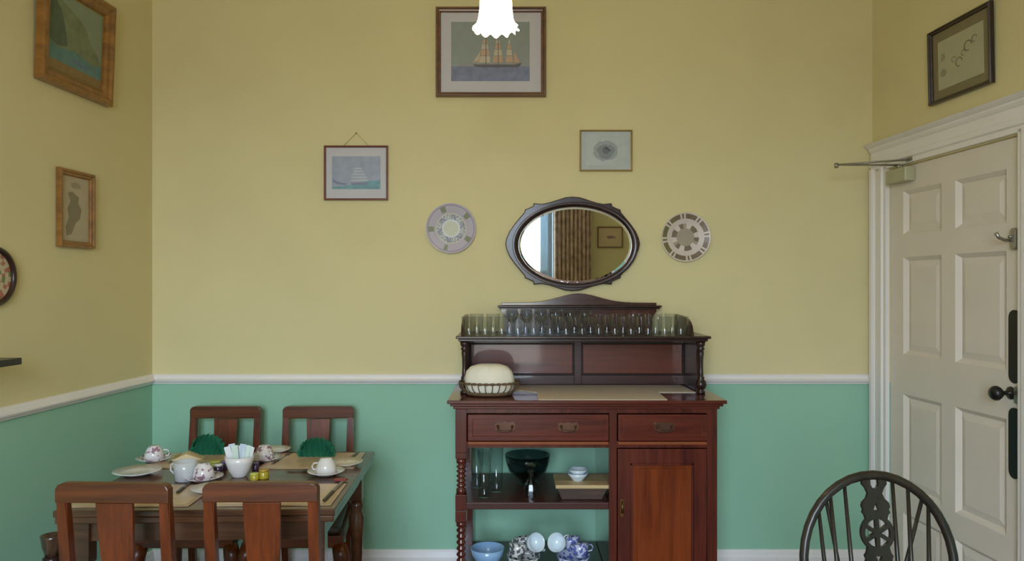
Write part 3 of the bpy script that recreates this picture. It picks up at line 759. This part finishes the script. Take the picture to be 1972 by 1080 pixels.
# ------------------------------------------------------------------ things on the open shelves
def SP(px, py_base, z):   # point on a shelf of height z from a pixel
    Y = F*(EYE-z)/(py_base-550); return ((px-986)/F*Y, Y, z)
Z1 = .5812
tg = [(0, 0), (.024, 0), (.026, .004), (.031, .20), (.0295, .1995)]
srcg = None
for i, (px, y, lb) in enumerate(((918, 3.40, 'tall clear vase glass at the left end of the open shelf'), (932, 3.24, 'tall clear vase glass standing front left on the open shelf'), (956, 3.33, 'tall clear vase glass nearest the smoked bowl on the open shelf'))):
    if srcg is None: srcg = MB().lathe(tg, 24, cap=False).build('vase_glass', GLS); o = srcg
    else: o = srcg.copy(); COL.objects.link(o)
    o.location = ((px-986)/F*y, y, Z1); tag(o, lb, 'glass')
    o.rotation_euler = (0, 0, 0)
x, y = (1016-986)/F*3.46, 3.46
t = MB().lathe([(0, 0), (.05, 0), (.052, .006), (.03, .014), (.05, .03), (.085, .06), (.100, .10), (.104, .135), (.101, .135), (.096, .10), (.08, .064), (.045, .036), (0, .03)], 36, cap=False).build('glass_bowl', SMK, loc=(x, y, Z1))
tag(t, 'large smoked glass bowl in the middle of the open shelf', 'bowl')
t = thing('decanter', 'small cut glass decanter standing in front of the smoked bowl', 'decanter', ((1022-986)/F*3.25, 3.25, Z1))
cut = mat('cut', (200, 205, 205))
mb = MB().lathe([(0, 0), (.027, 0), (.030, .006), (.031, .03), (.027, .055), (.012, .075), (.010, .10), (.016, .106), (.016, .11), (.008, .11), (.008, .078), (.022, .055), (.026, .03), (.025, .01), (0, .008)], 10, smooth=False, cap=False); mb.build('bottle', GLS, t)
MB().lathe([(0, .1105), (.007, .1105), (.008, .118), (.018, .126), (.022, .138), (.016, .15), (0, .158)], 8, smooth=False).build('stopper', GLS, t)
# board with stacked bowls
bx, by = (1117-986)/F*3.28, 3.28
BRD = wood('pale_board_wood', (170, 142, 96), (206, 182, 134), 'X', .5, .1)
t = thing('wooden_stand', 'low pale wooden board on a dark base at the right of the shelf', 'stand', (bx, by, Z1))
MB().prism([(-.085, 0), (.085, 0), (.112, .050), (-.108, .050)], -.085, .085, .003).build('base', wood('stand_base', (48, 30, 22), (80, 56, 38), 'X', .4, .2), t)
MB().box(-.112, .114, -.10, .10, .0505, .066, .003).build('board', BRD, t)
z = Z1+.0662
bowl_p = [(0, 0), (.022, 0), (.024, .004), (.036, .018), (.046, .034), (.044, .034), (.034, .020), (.018, .008), (0, .007)]
CH2 = mat('pale_blue_white_china', (208, 220, 226), .2, coat=.5, vary=.01)
src = MB().lathe(bowl_p, 30, cap=False).build('china_bowl', CH2, loc=(bx-.012, by-.02, z)); tag(src, 'white bowl on the pale board, lower of two stacked', 'bowl')
o = src.copy(); COL.objects.link(o); o.location = (bx-.010, by-.02, z+.019); o.scale = (.9, .9, .9); tag(o, 'white bowl on the pale board, upper of two stacked', 'bowl')
# bottom shelf
Z2 = .2503
t = MB().lathe([(0, 0), (.025, 0), (.027, .005), (.05, .025), (.068, .052), (.074, .078), (.0715, .078), (.064, .052), (.046, .028), (.02, .010), (0, .010)], 36, cap=False).build('blue_bowl', mat('blue_glaze', (142, 178, 214), .2, coat=.5, vary=.05), loc=((939-986)/F*3.30, 3.30, Z2+0))
t.scale = (1, 1, 1.2); tag(t, 'pale blue china bowl at the left of the bottom shelf', 'bowl')
def speck(name, base, ink_, sc=60, th=.52):
    if name in MATS: return MATS[name]
    m = mat(name, base, .2, coat=.5); n = m.node_tree.nodes; l = m.node_tree.links
    r = [x for x in n if x.type == 'VALTORGB'][0]; no = [x for x in n if x.type == 'TEX_NOISE'][0]; no.inputs['Scale'].default_value = sc; no.inputs['Detail'].default_value = 1
    r.color_ramp.interpolation = 'CONSTANT'; r.color_ramp.elements[0].color = rgb(base); r.color_ramp.elements[1].color = rgb(ink_); r.color_ramp.elements[1].position = th
    return m
PINK = speck('rose_china', (226, 220, 220), (156, 120, 140), 55, .60); GRYP = speck('leaf_pattern_china', (214, 212, 208), (92, 96, 100), 60, .53); BLUP = speck('blue_pattern_china', (196, 200, 222), (100, 112, 176), 60, .52)
cup_p = [(0, 0), (.022, 0), (.022, .004), (.028, .010), (.036, .028), (.041, .055), (.039, .055), (.033, .028), (.022, .012), (0, .010)]
plate_p = lambda r: [(0, 0), (r*.55, 0), (r*.6, .003), (r, .014), (r, .0165), (r*.62, .006), (0, .005)]
def cup(parent_label, m, loc, rot, name='teacup', group=None, cat='cup'):
    t = thing(name, parent_label, cat, loc, 0, group); t.rotation_euler = rot
    MB().lathe(cup_p, 28, cap=False).build('cup_body', m, t)
    MB().tube([(.036, 0, .045), (.052, 0, .046), (.058, 0, .034), (.050, 0, .022), (.033, 0, .020)], .0028, 8).build('handle', m, t)
    return t
def dish_pile(cx, cy, m, side, word):
    b = MB().lathe([(0, 0), (.035, 0), (.04, .008), (.06, .036), (.074, .068), (.072, .068), (.055, .036), (.03, .014), (0, .012)], 32, cap=False).build('serving_bowl', m, loc=(cx, cy, Z2)); tag(b, 'wide %s bowl holding cups on the bottom shelf' % word, 'bowl')
    cup('%s patterned teacup at the back of the pile on the bottom shelf' % word, m, (cx+.005*side, cy+.030, Z2+.080), (R(14), 0, R(200)))
    cup('%s patterned teacup lying at the front of the pile on the bottom shelf' % word, m, (cx-side*.030, cy-.040, Z2+.072), (R(-14), R(8)*side, 0))
    cup('white teacup tipped on edge beside the %s patterned cups' % word, CH2, (cx+(.030 if side > 0 else -.052), cy-.010, Z2+.118), (R(58), R(40)*side, R(10)*side))
dish_pile((1008-986)/F*3.28, 3.28, GRYP, 1, 'grey leaf')
dish_pile((1104-986)/F*3.28, 3.28, BLUP, -1, 'blue')

# ------------------------------------------------------------------ dining table
TX0, TX1, TY0, TY1, TZ = -1.490, -.588, 2.433, 3.285, .765
tb = thing('dining_table', 'dark oak draw leaf dining table laid for four by the left wall', 'table', ((TX0+TX1)/2, (TY0+TY1)/2, 0), R(1.6))
hw, hd = (TX1-TX0)/2, (TY1-TY0)/2
MB().box(-hw, hw, -hd, hd, TZ-.022, TZ, .004).build('tabletop', TBL, tb)
MB().box(-hw+.004, hw-.004, -hd+.004, hd-.004, TZ-.044, TZ-.0225, .004).build('draw_leaf', TBL, tb)
mb = MB()
for b_ in ((-hw+.07, hw-.07, -hd+.055, -hd+.075), (-hw+.07, hw-.07, hd-.075, hd-.055), (-hw+.05, -hw+.07, -hd+.07, hd-.07), (hw-.07, hw-.05, -hd+.07, hd-.07)):
    mb.box(*b_, TZ-.115, TZ-.0445)
mb.build('apron', TBL, tb)
for sx_ in (-1, 1):
    for sy_ in (-1, 1):
        cx, cy = sx_*(hw-.068), sy_*(hd-.068)
        mb = MB().box(cx-.026, cx+.026, cy-.026, cy+.026, TZ-.19, TZ-.0445, .003)
        mb.lathe([(.02, .12), (.026, .14), (.022, .16), (.024, .30), (.028, .42), (.034, .50), (.024, .53), (.03, .55), (.022, .575)], 16, c=(cx, cy, 0)).box(cx-.025, cx+.025, cy-.025, cy+.025, 0, .12, .003)
        mb.build('leg', TBL, tb)
mb = MB().box(-hw+.095, hw-.095, -.02, .02, .05, .085, .003)
for sx_ in (-1, 1): mb.box(sx_*(hw-.068)-.014, sx_*(hw-.068)+.014, -hd+.094, hd-.094, .05, .085, .003)
mb.build('stretcher', TBL, tb)
TT = TZ+.0004
def TP(px, py, Z=TT): Y = F*(EYE-Z)/(py-550); return ((px-986)/F*Y, Y, Z)
# placemats
def placemat(cx, cy, w_, h_, m, lb, rz=0):
    t = thing('placemat', lb, 'placemat', (cx, cy, TT), rz, 'placemats on the dining table')
    MB().box(-w_/2, w_/2, -h_/2, h_/2, 0, .003, .001).build('cork_board', mat('mat_border', (188, 160, 128), .4, coat=.3), t)
    MB().box(-w_/2+.014, w_/2-.014, -h_/2+.014, h_/2-.014, .0031, .0036).build('printed_face', m, t)
    return t
PM = mat('mat_picture', (206, 178, 140), .35, coat=.4, vary=.14, scale=14)
placemat(-1.265, 2.598, .40, .27, PM, 'tan placemat at the near left place, behind the left front chair', R(1.6))
placemat(-.800, 2.610, .40, .27, PM, 'tan placemat at the near right place, partly under an upturned cup', R(1.6))
placemat(-1.270, 3.120, .40, .27, PM, 'tan placemat at the far left place under a green napkin', R(1.6))
placemat(-.820, 3.115, .38, .28, PM, 'tan placemat at the far right place under a green napkin', R(1.6))
MTZ = TT+.0038
# inverted cup on a saucer
def place_cup(px, py, lbs, lbc, m, over_mat=True, rz=0):
    x, y, _ = TP(px, py); z = MTZ if over_mat else TT
    s_ = MB().lathe(plate_p(.070), 36, cap=False).build('saucer', m, loc=(x, y, z+.0002)); tag(s_, lbs, 'saucer', 'saucers on the dining table')
    c_ = cup(lbc, m, (x, y, z+.0625), (R(180), 0, rz), group='upturned teacups on the dining table'); return x, y
place_cup(297, 889, 'patterned saucer under the upturned cup at the far left corner', 'upturned patterned teacup on a saucer at the far left corner', PINK, rz=R(30))
place_cup(509, 888, 'pink patterned saucer beside the white bowl', 'upturned pink patterned teacup beside the white packet bowl', PINK, rz=R(-40))
place_cup(628, 915, 'white saucer at the near right place', 'upturned white teacup nearest the right edge of the table', CHINA, rz=R(170))
place_cup(392, 926, 'white saucer just behind the gap between the front chairs', 'upturned white teacup just behind the gap between the front chairs', PINK, rz=R(120))
def side_plate(px, py, r_, lb, m, mt=True):
    x, y, _ = TP(px, py); o = MB().lathe(plate_p(r_), 40, cap=False).build('side_plate', m, loc=(x, y, (MTZ if mt else TT)+.0002)); tag(o, lb, 'plate', 'side plates on the dining table')
side_plate(265, 914, .088, 'cream side plate at the left edge behind the left front chair', CHINA)
side_plate(664, 897, .072, 'cream side plate near the right edge of the table', mat('cream_china', (222, 210, 188), .25, coat=.4, vary=.02), )
side_plate(530, 872, .065, 'small white side plate in front of the gap between the far chairs', CHINA)
side_plate(408, 948, .070, 'white side plate partly hidden by the right front chair', CHINA)
# fan-folded green napkins
NAP = mat('green_napkin', (20, 106, 76), .85, vary=.1, scale=25)
def napkin(px, py, lb, w_=.15, h_=.085, rz=0):
    x, y, _ = TP(px, py)
    mb = MB(); b = mb.bm; n = 18
    base, top, crest = [], [], []
    for i in range(n+1):
        a = math.pi*(0.02+.96*i/n); zig = .008*(1 if i % 2 else -1)
        base.append(b.verts.new((-w_*.5*math.cos(a)*.9, zig*.6, .000)))
        crest.append(b.verts.new((-w_*.5*math.cos(a)*(.82+.06*(i % 2)), zig*1.6, h_*(.30+.68*math.sin(a)**.75)+(0.003 if i % 2 else 0))))
        top.append(b.verts.new((-w_*.5*math.cos(a)*.98, zig*1.2, h_*.28*math.sin(a)**.4+.008)))
    for i in range(n):
        b.faces.new([base[i], base[i+1], top[i+1], top[i]]); b.faces.new([top[i], top[i+1], crest[i+1], crest[i]])
    o = mb.build('napkin', NAP, loc=(x, y, MTZ+.0075)); o.rotation_euler = (0, 0, rz)
    md = o.modifiers.new('s', 'SOLIDIFY'); md.thickness = .012; md.offset = 0
    tag(o, lb, 'napkin', 'fan folded green napkins')
napkin(400, 880, 'fan folded green napkin in front of the far left chair', .145)
napkin(610, 884, 'fan folded green napkin in front of the far right chair', .155, .078)
# white bowl of packets
x, y, _ = TP(461, 917)
bw = MB().lathe([(0, 0), (.026, 0), (.028, .005), (.040, .025), (.050, .055), (.054, .078), (.0515, .078), (.046, .055), (.034, .022), (0, .012)], 36, cap=False).build('sugar_bowl', CHINA, loc=(x, y, TT)); tag(bw, 'white china bowl of upright sachets at the table centre', 'bowl')
pkm = [mat('packet_white', (226, 226, 226), .5), mat('packet_blue', (198, 206, 224), .5), mat('packet_mint', (206, 222, 208), .5)]
wd = ['leftmost', 'second from left', 'third from left', 'fourth from left', 'fifth from left', 'sixth from left', 'rightmost']
for i in range(7):
    a = (i-3)/3.0
    mb = MB().box(-.0125, .0125, -.0016, .0016, 0, .078, .0012)
    o = mb.build('sugar_sachet', pkm[i % 3], loc=(x+a*.026, y+.008*math.sin(i*2.4), TT+.038+.008*((i*2) % 3)/2)); o.rotation_euler = (0, R(16)*a, R(20*math.sin(i*3)))
    tag(o, 'upright sugar sachet in the white bowl, %s' % wd[i], 'sachet', 'sachets in the white bowl')
# white jug block left of centre
x, y, _ = TP(357, 925)
t = thing('milk_jug', 'straight sided white china jug left of the table centre', 'jug', (x, y, TT))
MB().lathe([(0, 0), (.034, 0), (.037, .004), (.040, .04), (.042, .072), (.0395, .072), (.037, .04), (.032, .008), (0, .008)], 28, cap=False).build('jug_body', mat('grey_white_china', (206, 210, 214), .25, coat=.4, vary=.02), t)
MB().tube([(-.038, .01, .06), (-.058, .014, .058), (-.062, .015, .035), (-.040, .01, .018)], .0035, 8).build('handle', CHINA, t)
# small jam / butter items
def jar(px, py, col, lid, lb, r=.017, h=.038, nm='jam_jar'):
    x, y, _ = TP(px, py); t = thing(nm, lb, 'jar', (x, y, TT))
    MB().lathe([(0, 0), (r, 0), (r*1.05, .004), (r*1.05, h*.72), (r*.9, h*.8), (0, h*.8)], 16).build('jar_body', col, t)
    MB().lathe([(0, h*.8), (r, h*.8), (r, h), (0, h)], 16).build('lid', lid, t)
JP = mat('dark_jam', (62, 40, 72), .15, coat=.6); JY = mat('yellow_preserve', (176, 160, 46), .3, coat=.5); JL = mat('lemon_lid', (196, 196, 96), .4); JG = mat('gold_lid', (198, 160, 72), .35, metal=.4)
jar(420, 912, JP, CHINA, 'dark purple jam jar just left of the white sachet bowl')
jar(431, 904, JP, mat('lid_violet', (110, 96, 130), .4), 'dark jam jar with violet lid tucked against the white sachet bowl', .013, .034)
jar(492, 905, JP, mat('lid_violet', (110, 96, 130), .4), 'dark jam jar just right of the white sachet bowl', .013, .030)
jar(508, 921, JY, JG, 'yellow preserve pot behind the right front chair rail', .018, .034)
jar(490, 924, JY, JL, 'lime yellow preserve pot nearest the right front chair rail', .016, .026)
jar(414, 898, JL, JL, 'lemon yellow butter pot in front of the far left napkin', .026, .022)
# cutlery
CUT = mat('cutlery_steel', (120, 112, 96), .25, metal=.9); HND = mat('dark_handle', (52, 40, 26), .4)
def knife(px0, py0, px1, py1, lb, z=None):
    a = Vector(TP(px0, py0)); b_ = Vector(TP(px1, py1)); d_ = b_-a; L = d_.length
    zz = MTZ+.0006 if z is None else z
    t = thing('table_knife', lb, 'knife', (a.x, a.y, zz), math.atan2(d_.y, d_.x), 'table knives')
    MB().box(0, L*.45, -.006, .006, 0, .007, .0025).build('handle', HND, t)
    MB().prism([(L*.45, -.005), (L*.95, -.007), (L, -.001), (L*.97, .006), (L*.45, .006)], .002, .0038, axis='z').build('blade', CUT, t)
def fork(px0, py0, px1, py1, lb, z=None):
    a = Vector(TP(px0, py0)); b_ = Vector(TP(px1, py1)); d_ = b_-a; L = d_.length
    t = thing('table_fork', lb, 'fork', (a.x, a.y, MTZ+.0006 if z is None else z), math.atan2(d_.y, d_.x), 'table forks')
    MB().box(0, L*.4, -.005, .005, 0, .005, .002).build('handle', CUT, t)
    mb = MB().box(L*.4, L*.75, -.0025, .0025, .001, .004, .001).box(L*.72, L*.8, -.011, .011, .001, .0035, .001)
    for k_ in (-.009, -.003, .003, .009): mb.box(L*.79, L, k_-.0014, k_+.0014, .001, .0032)
    mb.build('tines', CUT, t)
knife(608, 909, 553, 908, 'dark handled knife lying crosswise between the right hand settings', TT+.001)
fork(524, 896, 562, 872, 'fork left of the far right placemat', TT+.001)
knife(664, 892, 690, 874, 'knife right of the far right green napkin')
knife(624, 968, 660, 930, 'knife lying along the near right placemat edge')
knife(342, 952, 366, 932, 'knife on the near left placemat beside the white jug')
fork(326, 894, 345, 876, 'fork left of the far left placemat', TT+.001)
x, y, _ = TP(655, 927)
o = MB().prism([(-.022, -.012), (.022, -.012), (.026, .012), (-.018, .014)], 0, .006, .002, axis='z').build('jam_portion', mat('red_foil', (150, 44, 48), .4), loc=(x, y, MTZ)); tag(o, 'small red foil jam portion at the near right place', 'jam portion')
# striped folded cards/mats at the far left
x, y, _ = TP(362, 884)
t = thing('folded_menu', 'cream and yellow striped folded card at the far left place', 'card', (x, y, MTZ), R(12))
MB().prism([(-.065, 0), (.065, 0), (0, .026)], -.04, .04, .002).build('card', mat('cream_card', (222, 202, 160), .6), t)
MB().prism([(-.050, .0072), (-.034, .0138), (-.034, .0148), (-.050, .0082)], -.0395, .0395).build('stripe', mat('stripe_gold', (178, 150, 70), .6), t)

# ------------------------------------------------------------------ dining chairs (local +y = front of the chair)
def dining_chair(label):
    t = thing('dining_chair', label, 'chair', (0, 0, 0), 0, 'oak dining chairs around the table')
    W = .167; yb = -.20; lean = .045
    def by(z): return yb - lean*max(0, (z-.45)/.46)   # rear posts rake backwards
    for s_ in (-1, 1):
        mb = MB(); b = mb.bm; rings = []
        for z in (0, .2, .44, .6, .75, .865):
            y_ = by(z) - (.05*(1-z/.44) if z < .44 else 0); x_ = s_*(W-.0155)
            hwid = .0155; hd_ = .014
            rings.append([b.verts.new((x_+a*hwid, y_+c*hd_, z)) for a, c in ((-1, -1), (1, -1), (1, 1), (-1, 1))])
        for A_, B_ in zip(rings, rings[1:]):
            for k_ in range(4): b.faces.new([A_[k_], A_[(k_+1) % 4], B_[(k_+1) % 4], B_[k_]])
        b.faces.new(rings[0]); b.faces.new(rings[-1])
        bmesh.ops.bevel(b, geom=[e for e in b.edges if abs((e.verts[0].co-e.verts[1].co).z) > .05], offset=.004, segments=2, affect='EDGES')
        mb.build('leg', OAK, t, label='rear leg and back post')
        # cabriole front leg
        x_ = s_*.185
        pts = [(x_, .20, .415), (x_+s_*.012, .212, .37), (x_+s_*.014, .214, .33), (x_+s_*.004, .20, .24), (x_-s_*.004, .192, .14), (x_-s_*.002, .195, .06), (x_+s_*.006, .205, .02), (x_+s_*.006, .205, .0)]
        MB().tube(pts, [.030, .034, .031, .021, .016, .014, .024, .022], 14).build('leg', OAK, t, label='cabriole front leg')
    y0 = by(.89)
    c_ = .022; z0, z1 = .862, .918
    pts = [(-W, z0), (W, z0), (W, z1-c_*.75), (W-c_*.35, z1-c_*.2), (W-c_, z1), (-W+c_, z1), (-W+c_*.35, z1-c_*.2), (-W, z1-c_*.75)]
    MB().prism(pts, y0-.016, y0+.016, .003).build('crest_rail', OAKX, t)
    sp = [(-.055, .860), (-.053, .80), (-.050, .72), (-.046, .66), (-.036, .60), (-.034, .565), (-.045, .535), (.045, .535), (.034, .565), (.036, .60), (.046, .66), (.050, .72), (.053, .80), (.055, .860)]
    M = Matrix.Translation((0, by(.535), .535)) @ Matrix.Rotation(math.atan(lean/.46), 4, 'X') @ Matrix.Translation((0, 0, -.535))
    MB().prism(sp, -.006, .006, .0015, M=M).build('splat', OAK, t)
    MB().box(-W+.036, W-.036, by(.52)-.012, by(.52)+.012, .50, .536, .003).build('back_rail', OAKX, t)
    fr_ = [(-.205, .225), (.205, .225), (W, -.185), (-W, -.185)]
    MB().prism(fr_, .405, .455, .004, axis='z').build('seat_frame', OAKX, t)
    pd = [(-.190, .212), (.190, .212), (W-.014, -.170), (-W+.014, -.170)]
    mb = MB().prism(pd, .4552, .485, .012, axis='z')
    mb.build('seat', mat('green_brown_leather', (62, 48, 38), .45, vary=.1), t, label='padded dark drop in seat')
    return t
ch = dining_chair('oak dining chair in front of the table, the left of the two nearest')
ch.location = (-1.147, 2.43, 0); ch.rotation_euler = (0, 0, R(-2))
dup(ch, (-.733, 2.44, 0), R(.5), 'oak dining chair in front of the table, the right of the two nearest')
dup(ch, (-1.358, 3.335, 0), R(180), 'oak dining chair against the back wall, the left of the two far ones')
dup(ch, (-.912, 3.335, 0), R(181.5), 'oak dining chair against the back wall, the right of the two far ones')

# dark flared pot at bottom left
t = thing('flared_pot', 'dark flared pot in the bottom left corner beside the near left chair', 'pot', (-1.600, 2.62, 0))
MB().lathe([(0, .01), (.16, .01), (.16, .03), (.04, .05), (.03, .30), (.02, .34), (.016, .44), (.028, .50), (.030, .545), (.024, .55), (0, .55)], 24).build('stand', DRK, t)
MB().lathe([(.0, .5505), (.022, .5505), (.032, .585), (.036, .615), (.038, .622), (.034, .624), (.028, .60), (0, .58)], 24).build('cup', wood('pot_wood', (50, 34, 24), (92, 66, 48), 'Z', .25, .6), t)

# ------------------------------------------------------------------ wheelback chair (back towards the camera)
wc = thing('wheelback_chair', 'dark hoop backed wheelback chair at lower right, in front of the door', 'chair', (.985, 1.80, 0), R(180))
wc.scale = (.95, 1, 1.005)
# hoop: leans towards the camera (-y) at the top
SZ = .44
def hb(z): return -.175 - .08*((z-SZ)/.53)
def hoop_pt(a, rx=.212, top=.960):
    """a 0..pi across the back"""
    z = SZ + (top-SZ-.0)*0
    return None
pts = []
N = 48
for i in range(N+1):
    tt = i/N
    if tt < .30: x_ = -.165 - .047*math.sin((tt/.30)*math.pi/2); z_ = SZ+.005 + (.735-SZ)*(tt/.30)
    elif tt > .70: x_ = .165 + .047*math.sin(((1-tt)/.30)*math.pi/2); z_ = SZ+.005 + (.735-SZ)*((1-tt)/.30)
    else:
        a = math.pi*(1-(tt-.30)/.40); x_ = .212*math.cos(a); z_ = .740 + 0.229*math.sin(a)
    pts.append((x_, hb(z_), z_))
MB().tube(pts, .0125, 12, flat=(1.05, 1.0)).build('hoop', WND, wc)
def hoop_z(x_): return .740 + 0.229*math.sqrt(max(0, 1-(x_/.212)**2))
for xt, xb in ((.162, .138), (.126, .108), (.084, .070), (-.054, -.050), (-.097, -.080), (-.152, -.118)):
    zt_ = hoop_z(xt)-.006
    MB().tube([(xb, hb(SZ)+.005, SZ+.004), ((xb+xt)/2, hb((SZ+zt_)/2)+.002, (SZ+zt_)/2), (xt, hb(zt_), zt_)], [.0065, .0068, .0052], 8).build('spindle', WND, wc)
for s_ in (-1, 1):
    xt = .138*s_; zt_ = hoop_z(xt)-.008
    MB().tube([(.030*s_, -.275, SZ-.004), (xt, hb(zt_)-.004, zt_)], [.0062, .0055], 8).build('brace', WND, wc)
MB().prism([(-.05, -.18), (.05, -.18), (.045, -.29), (-.045, -.29)], SZ-.03, SZ, .005, axis='z').build('tail_piece', WND, wc)
# splat with pierced wheel
def arcl(cx, cz, r, a0, a1, n=8): return [(cx+r*math.cos(R(a0+(a1-a0)*i/n)), cz+r*math.sin(R(a0+(a1-a0)*i/n))) for i in range(n+1)]
wz = .819    # wheel centre height
half = [(.034, 0.971), (.035, 0.945), (.026, 0.935), (.020, 0.921), (.026, 0.908), (.037, 0.898), (.040, 0.888), (.036, 0.879), (.039, 0.872), (.034, 0.866)]
half += arcl(0, wz, .047, 50, -50, 10)
half += [(.034, 0.769), (.040, 0.761), (.036, 0.752), (.040, 0.742), (.030, 0.728), (.024, 0.712), (.022, .60), (.030, .52), (.034, SZ)]
loop = half + [(-x, z) for x, z in half[::-1]]
holes = []
for k_ in range(6):
    a0 = 60*k_+8+0; a1 = 60*k_+52
    holes.append(arcl(0, wz, .036, a0+90-60, a1+90-60, 6) + [(.011*math.cos(R((a0+a1)/2+30)), wz+.011*math.sin(R((a0+a1)/2+30)))])
holes.append([(-.011, 0.966), (.011, 0.966), (.0115, 0.944), (.007, 0.936), (0, 0.934), (-.007, 0.936), (-.0115, 0.944)])
holes.append([(-.008, 0.878), (.008, 0.878), (0, 0.898)])
holes.append([(-.009, 0.760), (0, 0.740), (.009, 0.760)])
sp = outline('splat', [loop]+holes, -.006, .006, WND, None)
ang = math.atan(.08/.53)
sp.data.transform(Matrix.Translation((0, hb(SZ), SZ)) @ Matrix.Rotation(ang, 4, 'X') @ Matrix.Diagonal((1, 1, 1/math.cos(ang), 1)) @ Matrix.Translation((0, 0, -SZ)))
sp.parent = wc
pts = []
for i in range(32):
    a = 2*math.pi*i/32; r_ = .215
    pts.append((r_*math.cos(a)*(1 if math.sin(a) > 0 else .92), .01+.20*math.sin(a)))
MB().prism(pts, SZ-.036, SZ, .008, axis='z').build('seat', WND, wc)
for sx_ in (-1, 1):
    for sy_ in (-1, 1):
        MB().tube([(sx_*.13, .01+sy_*.12, SZ-.03), (sx_*.16, .01+sy_*.15, .28), (sx_*.19, .01+sy_*.18, .10), (sx_*.205, .01+sy_*.20, 0)], [.014, .021, .016, .012], 12).build('leg', WND, wc)
    MB().tube([(sx_*.176, -.155, .17), (sx_*.18, .01, .18), (sx_*.176, .175, .17)], [.009, .014, .009], 8).build('stretcher', WND, wc)
MB().tube([(-.178, .01, .18), (0, .01, .18), (.178, .01, .18)], [.009, .013, .009], 8).build('stretcher', WND, wc)

# ------------------------------------------------------------------ pendant lamp
LY = 2.30; LX = (955-986)/F*LY; LZ = EYE+(550-56)/F*LY
t = thing('pendant_lamp', 'lit frilled white glass lampshade hanging at the top centre', 'lamp', (LX, LY, LZ))
def frill(i, r, z, a):
    k_ = max(0, 1-z/.06)
    return (r*(1+.012*math.sin(a*14)+.05*k_*k_*math.sin(a*12)), z - .006*k_*k_*math.cos(a*12))
SH = mat('lit_frosted_glass', (255, 224, 170), .3, emit=9.0, vary=0)
MB().lathe([(.068, .0), (.058, .012), (.053, .03), (.0495, .06), (.048, .09), (.046, .115), (.038, .14), (.022, .152), (.020, .152), (.036, .138), (.044, .115), (.046, .09), (.0475, .06), (.051, .03), (.056, .012), (.066, .0)], 96, rf=frill, cap=False).build('shade', SH, t)
MB().lathe([(.0, .05), (.018, .06), (.024, .08), (.018, .105), (.012, .12), (0, .12)], 16).build('bulb', mat('bulb', (255, 240, 210), .3, emit=12, vary=0), t)
MB().lathe([(0, .150), (.026, .150), (.028, .165), (.020, .185), (.008, .20), (0, .20)], 20).build('gallery', BRS, t)
MB().tube([(0, 0, .19), (0, 0, H-LZ-.03)], .004, 8).build('flex', BRS, t)
MB().lathe([(0, H-LZ-.002), (.05, H-LZ-.002), (.045, H-LZ-.02), (.015, H-LZ-.035), (0, H-LZ-.035)], 24).build('ceiling_rose', BRS, t)
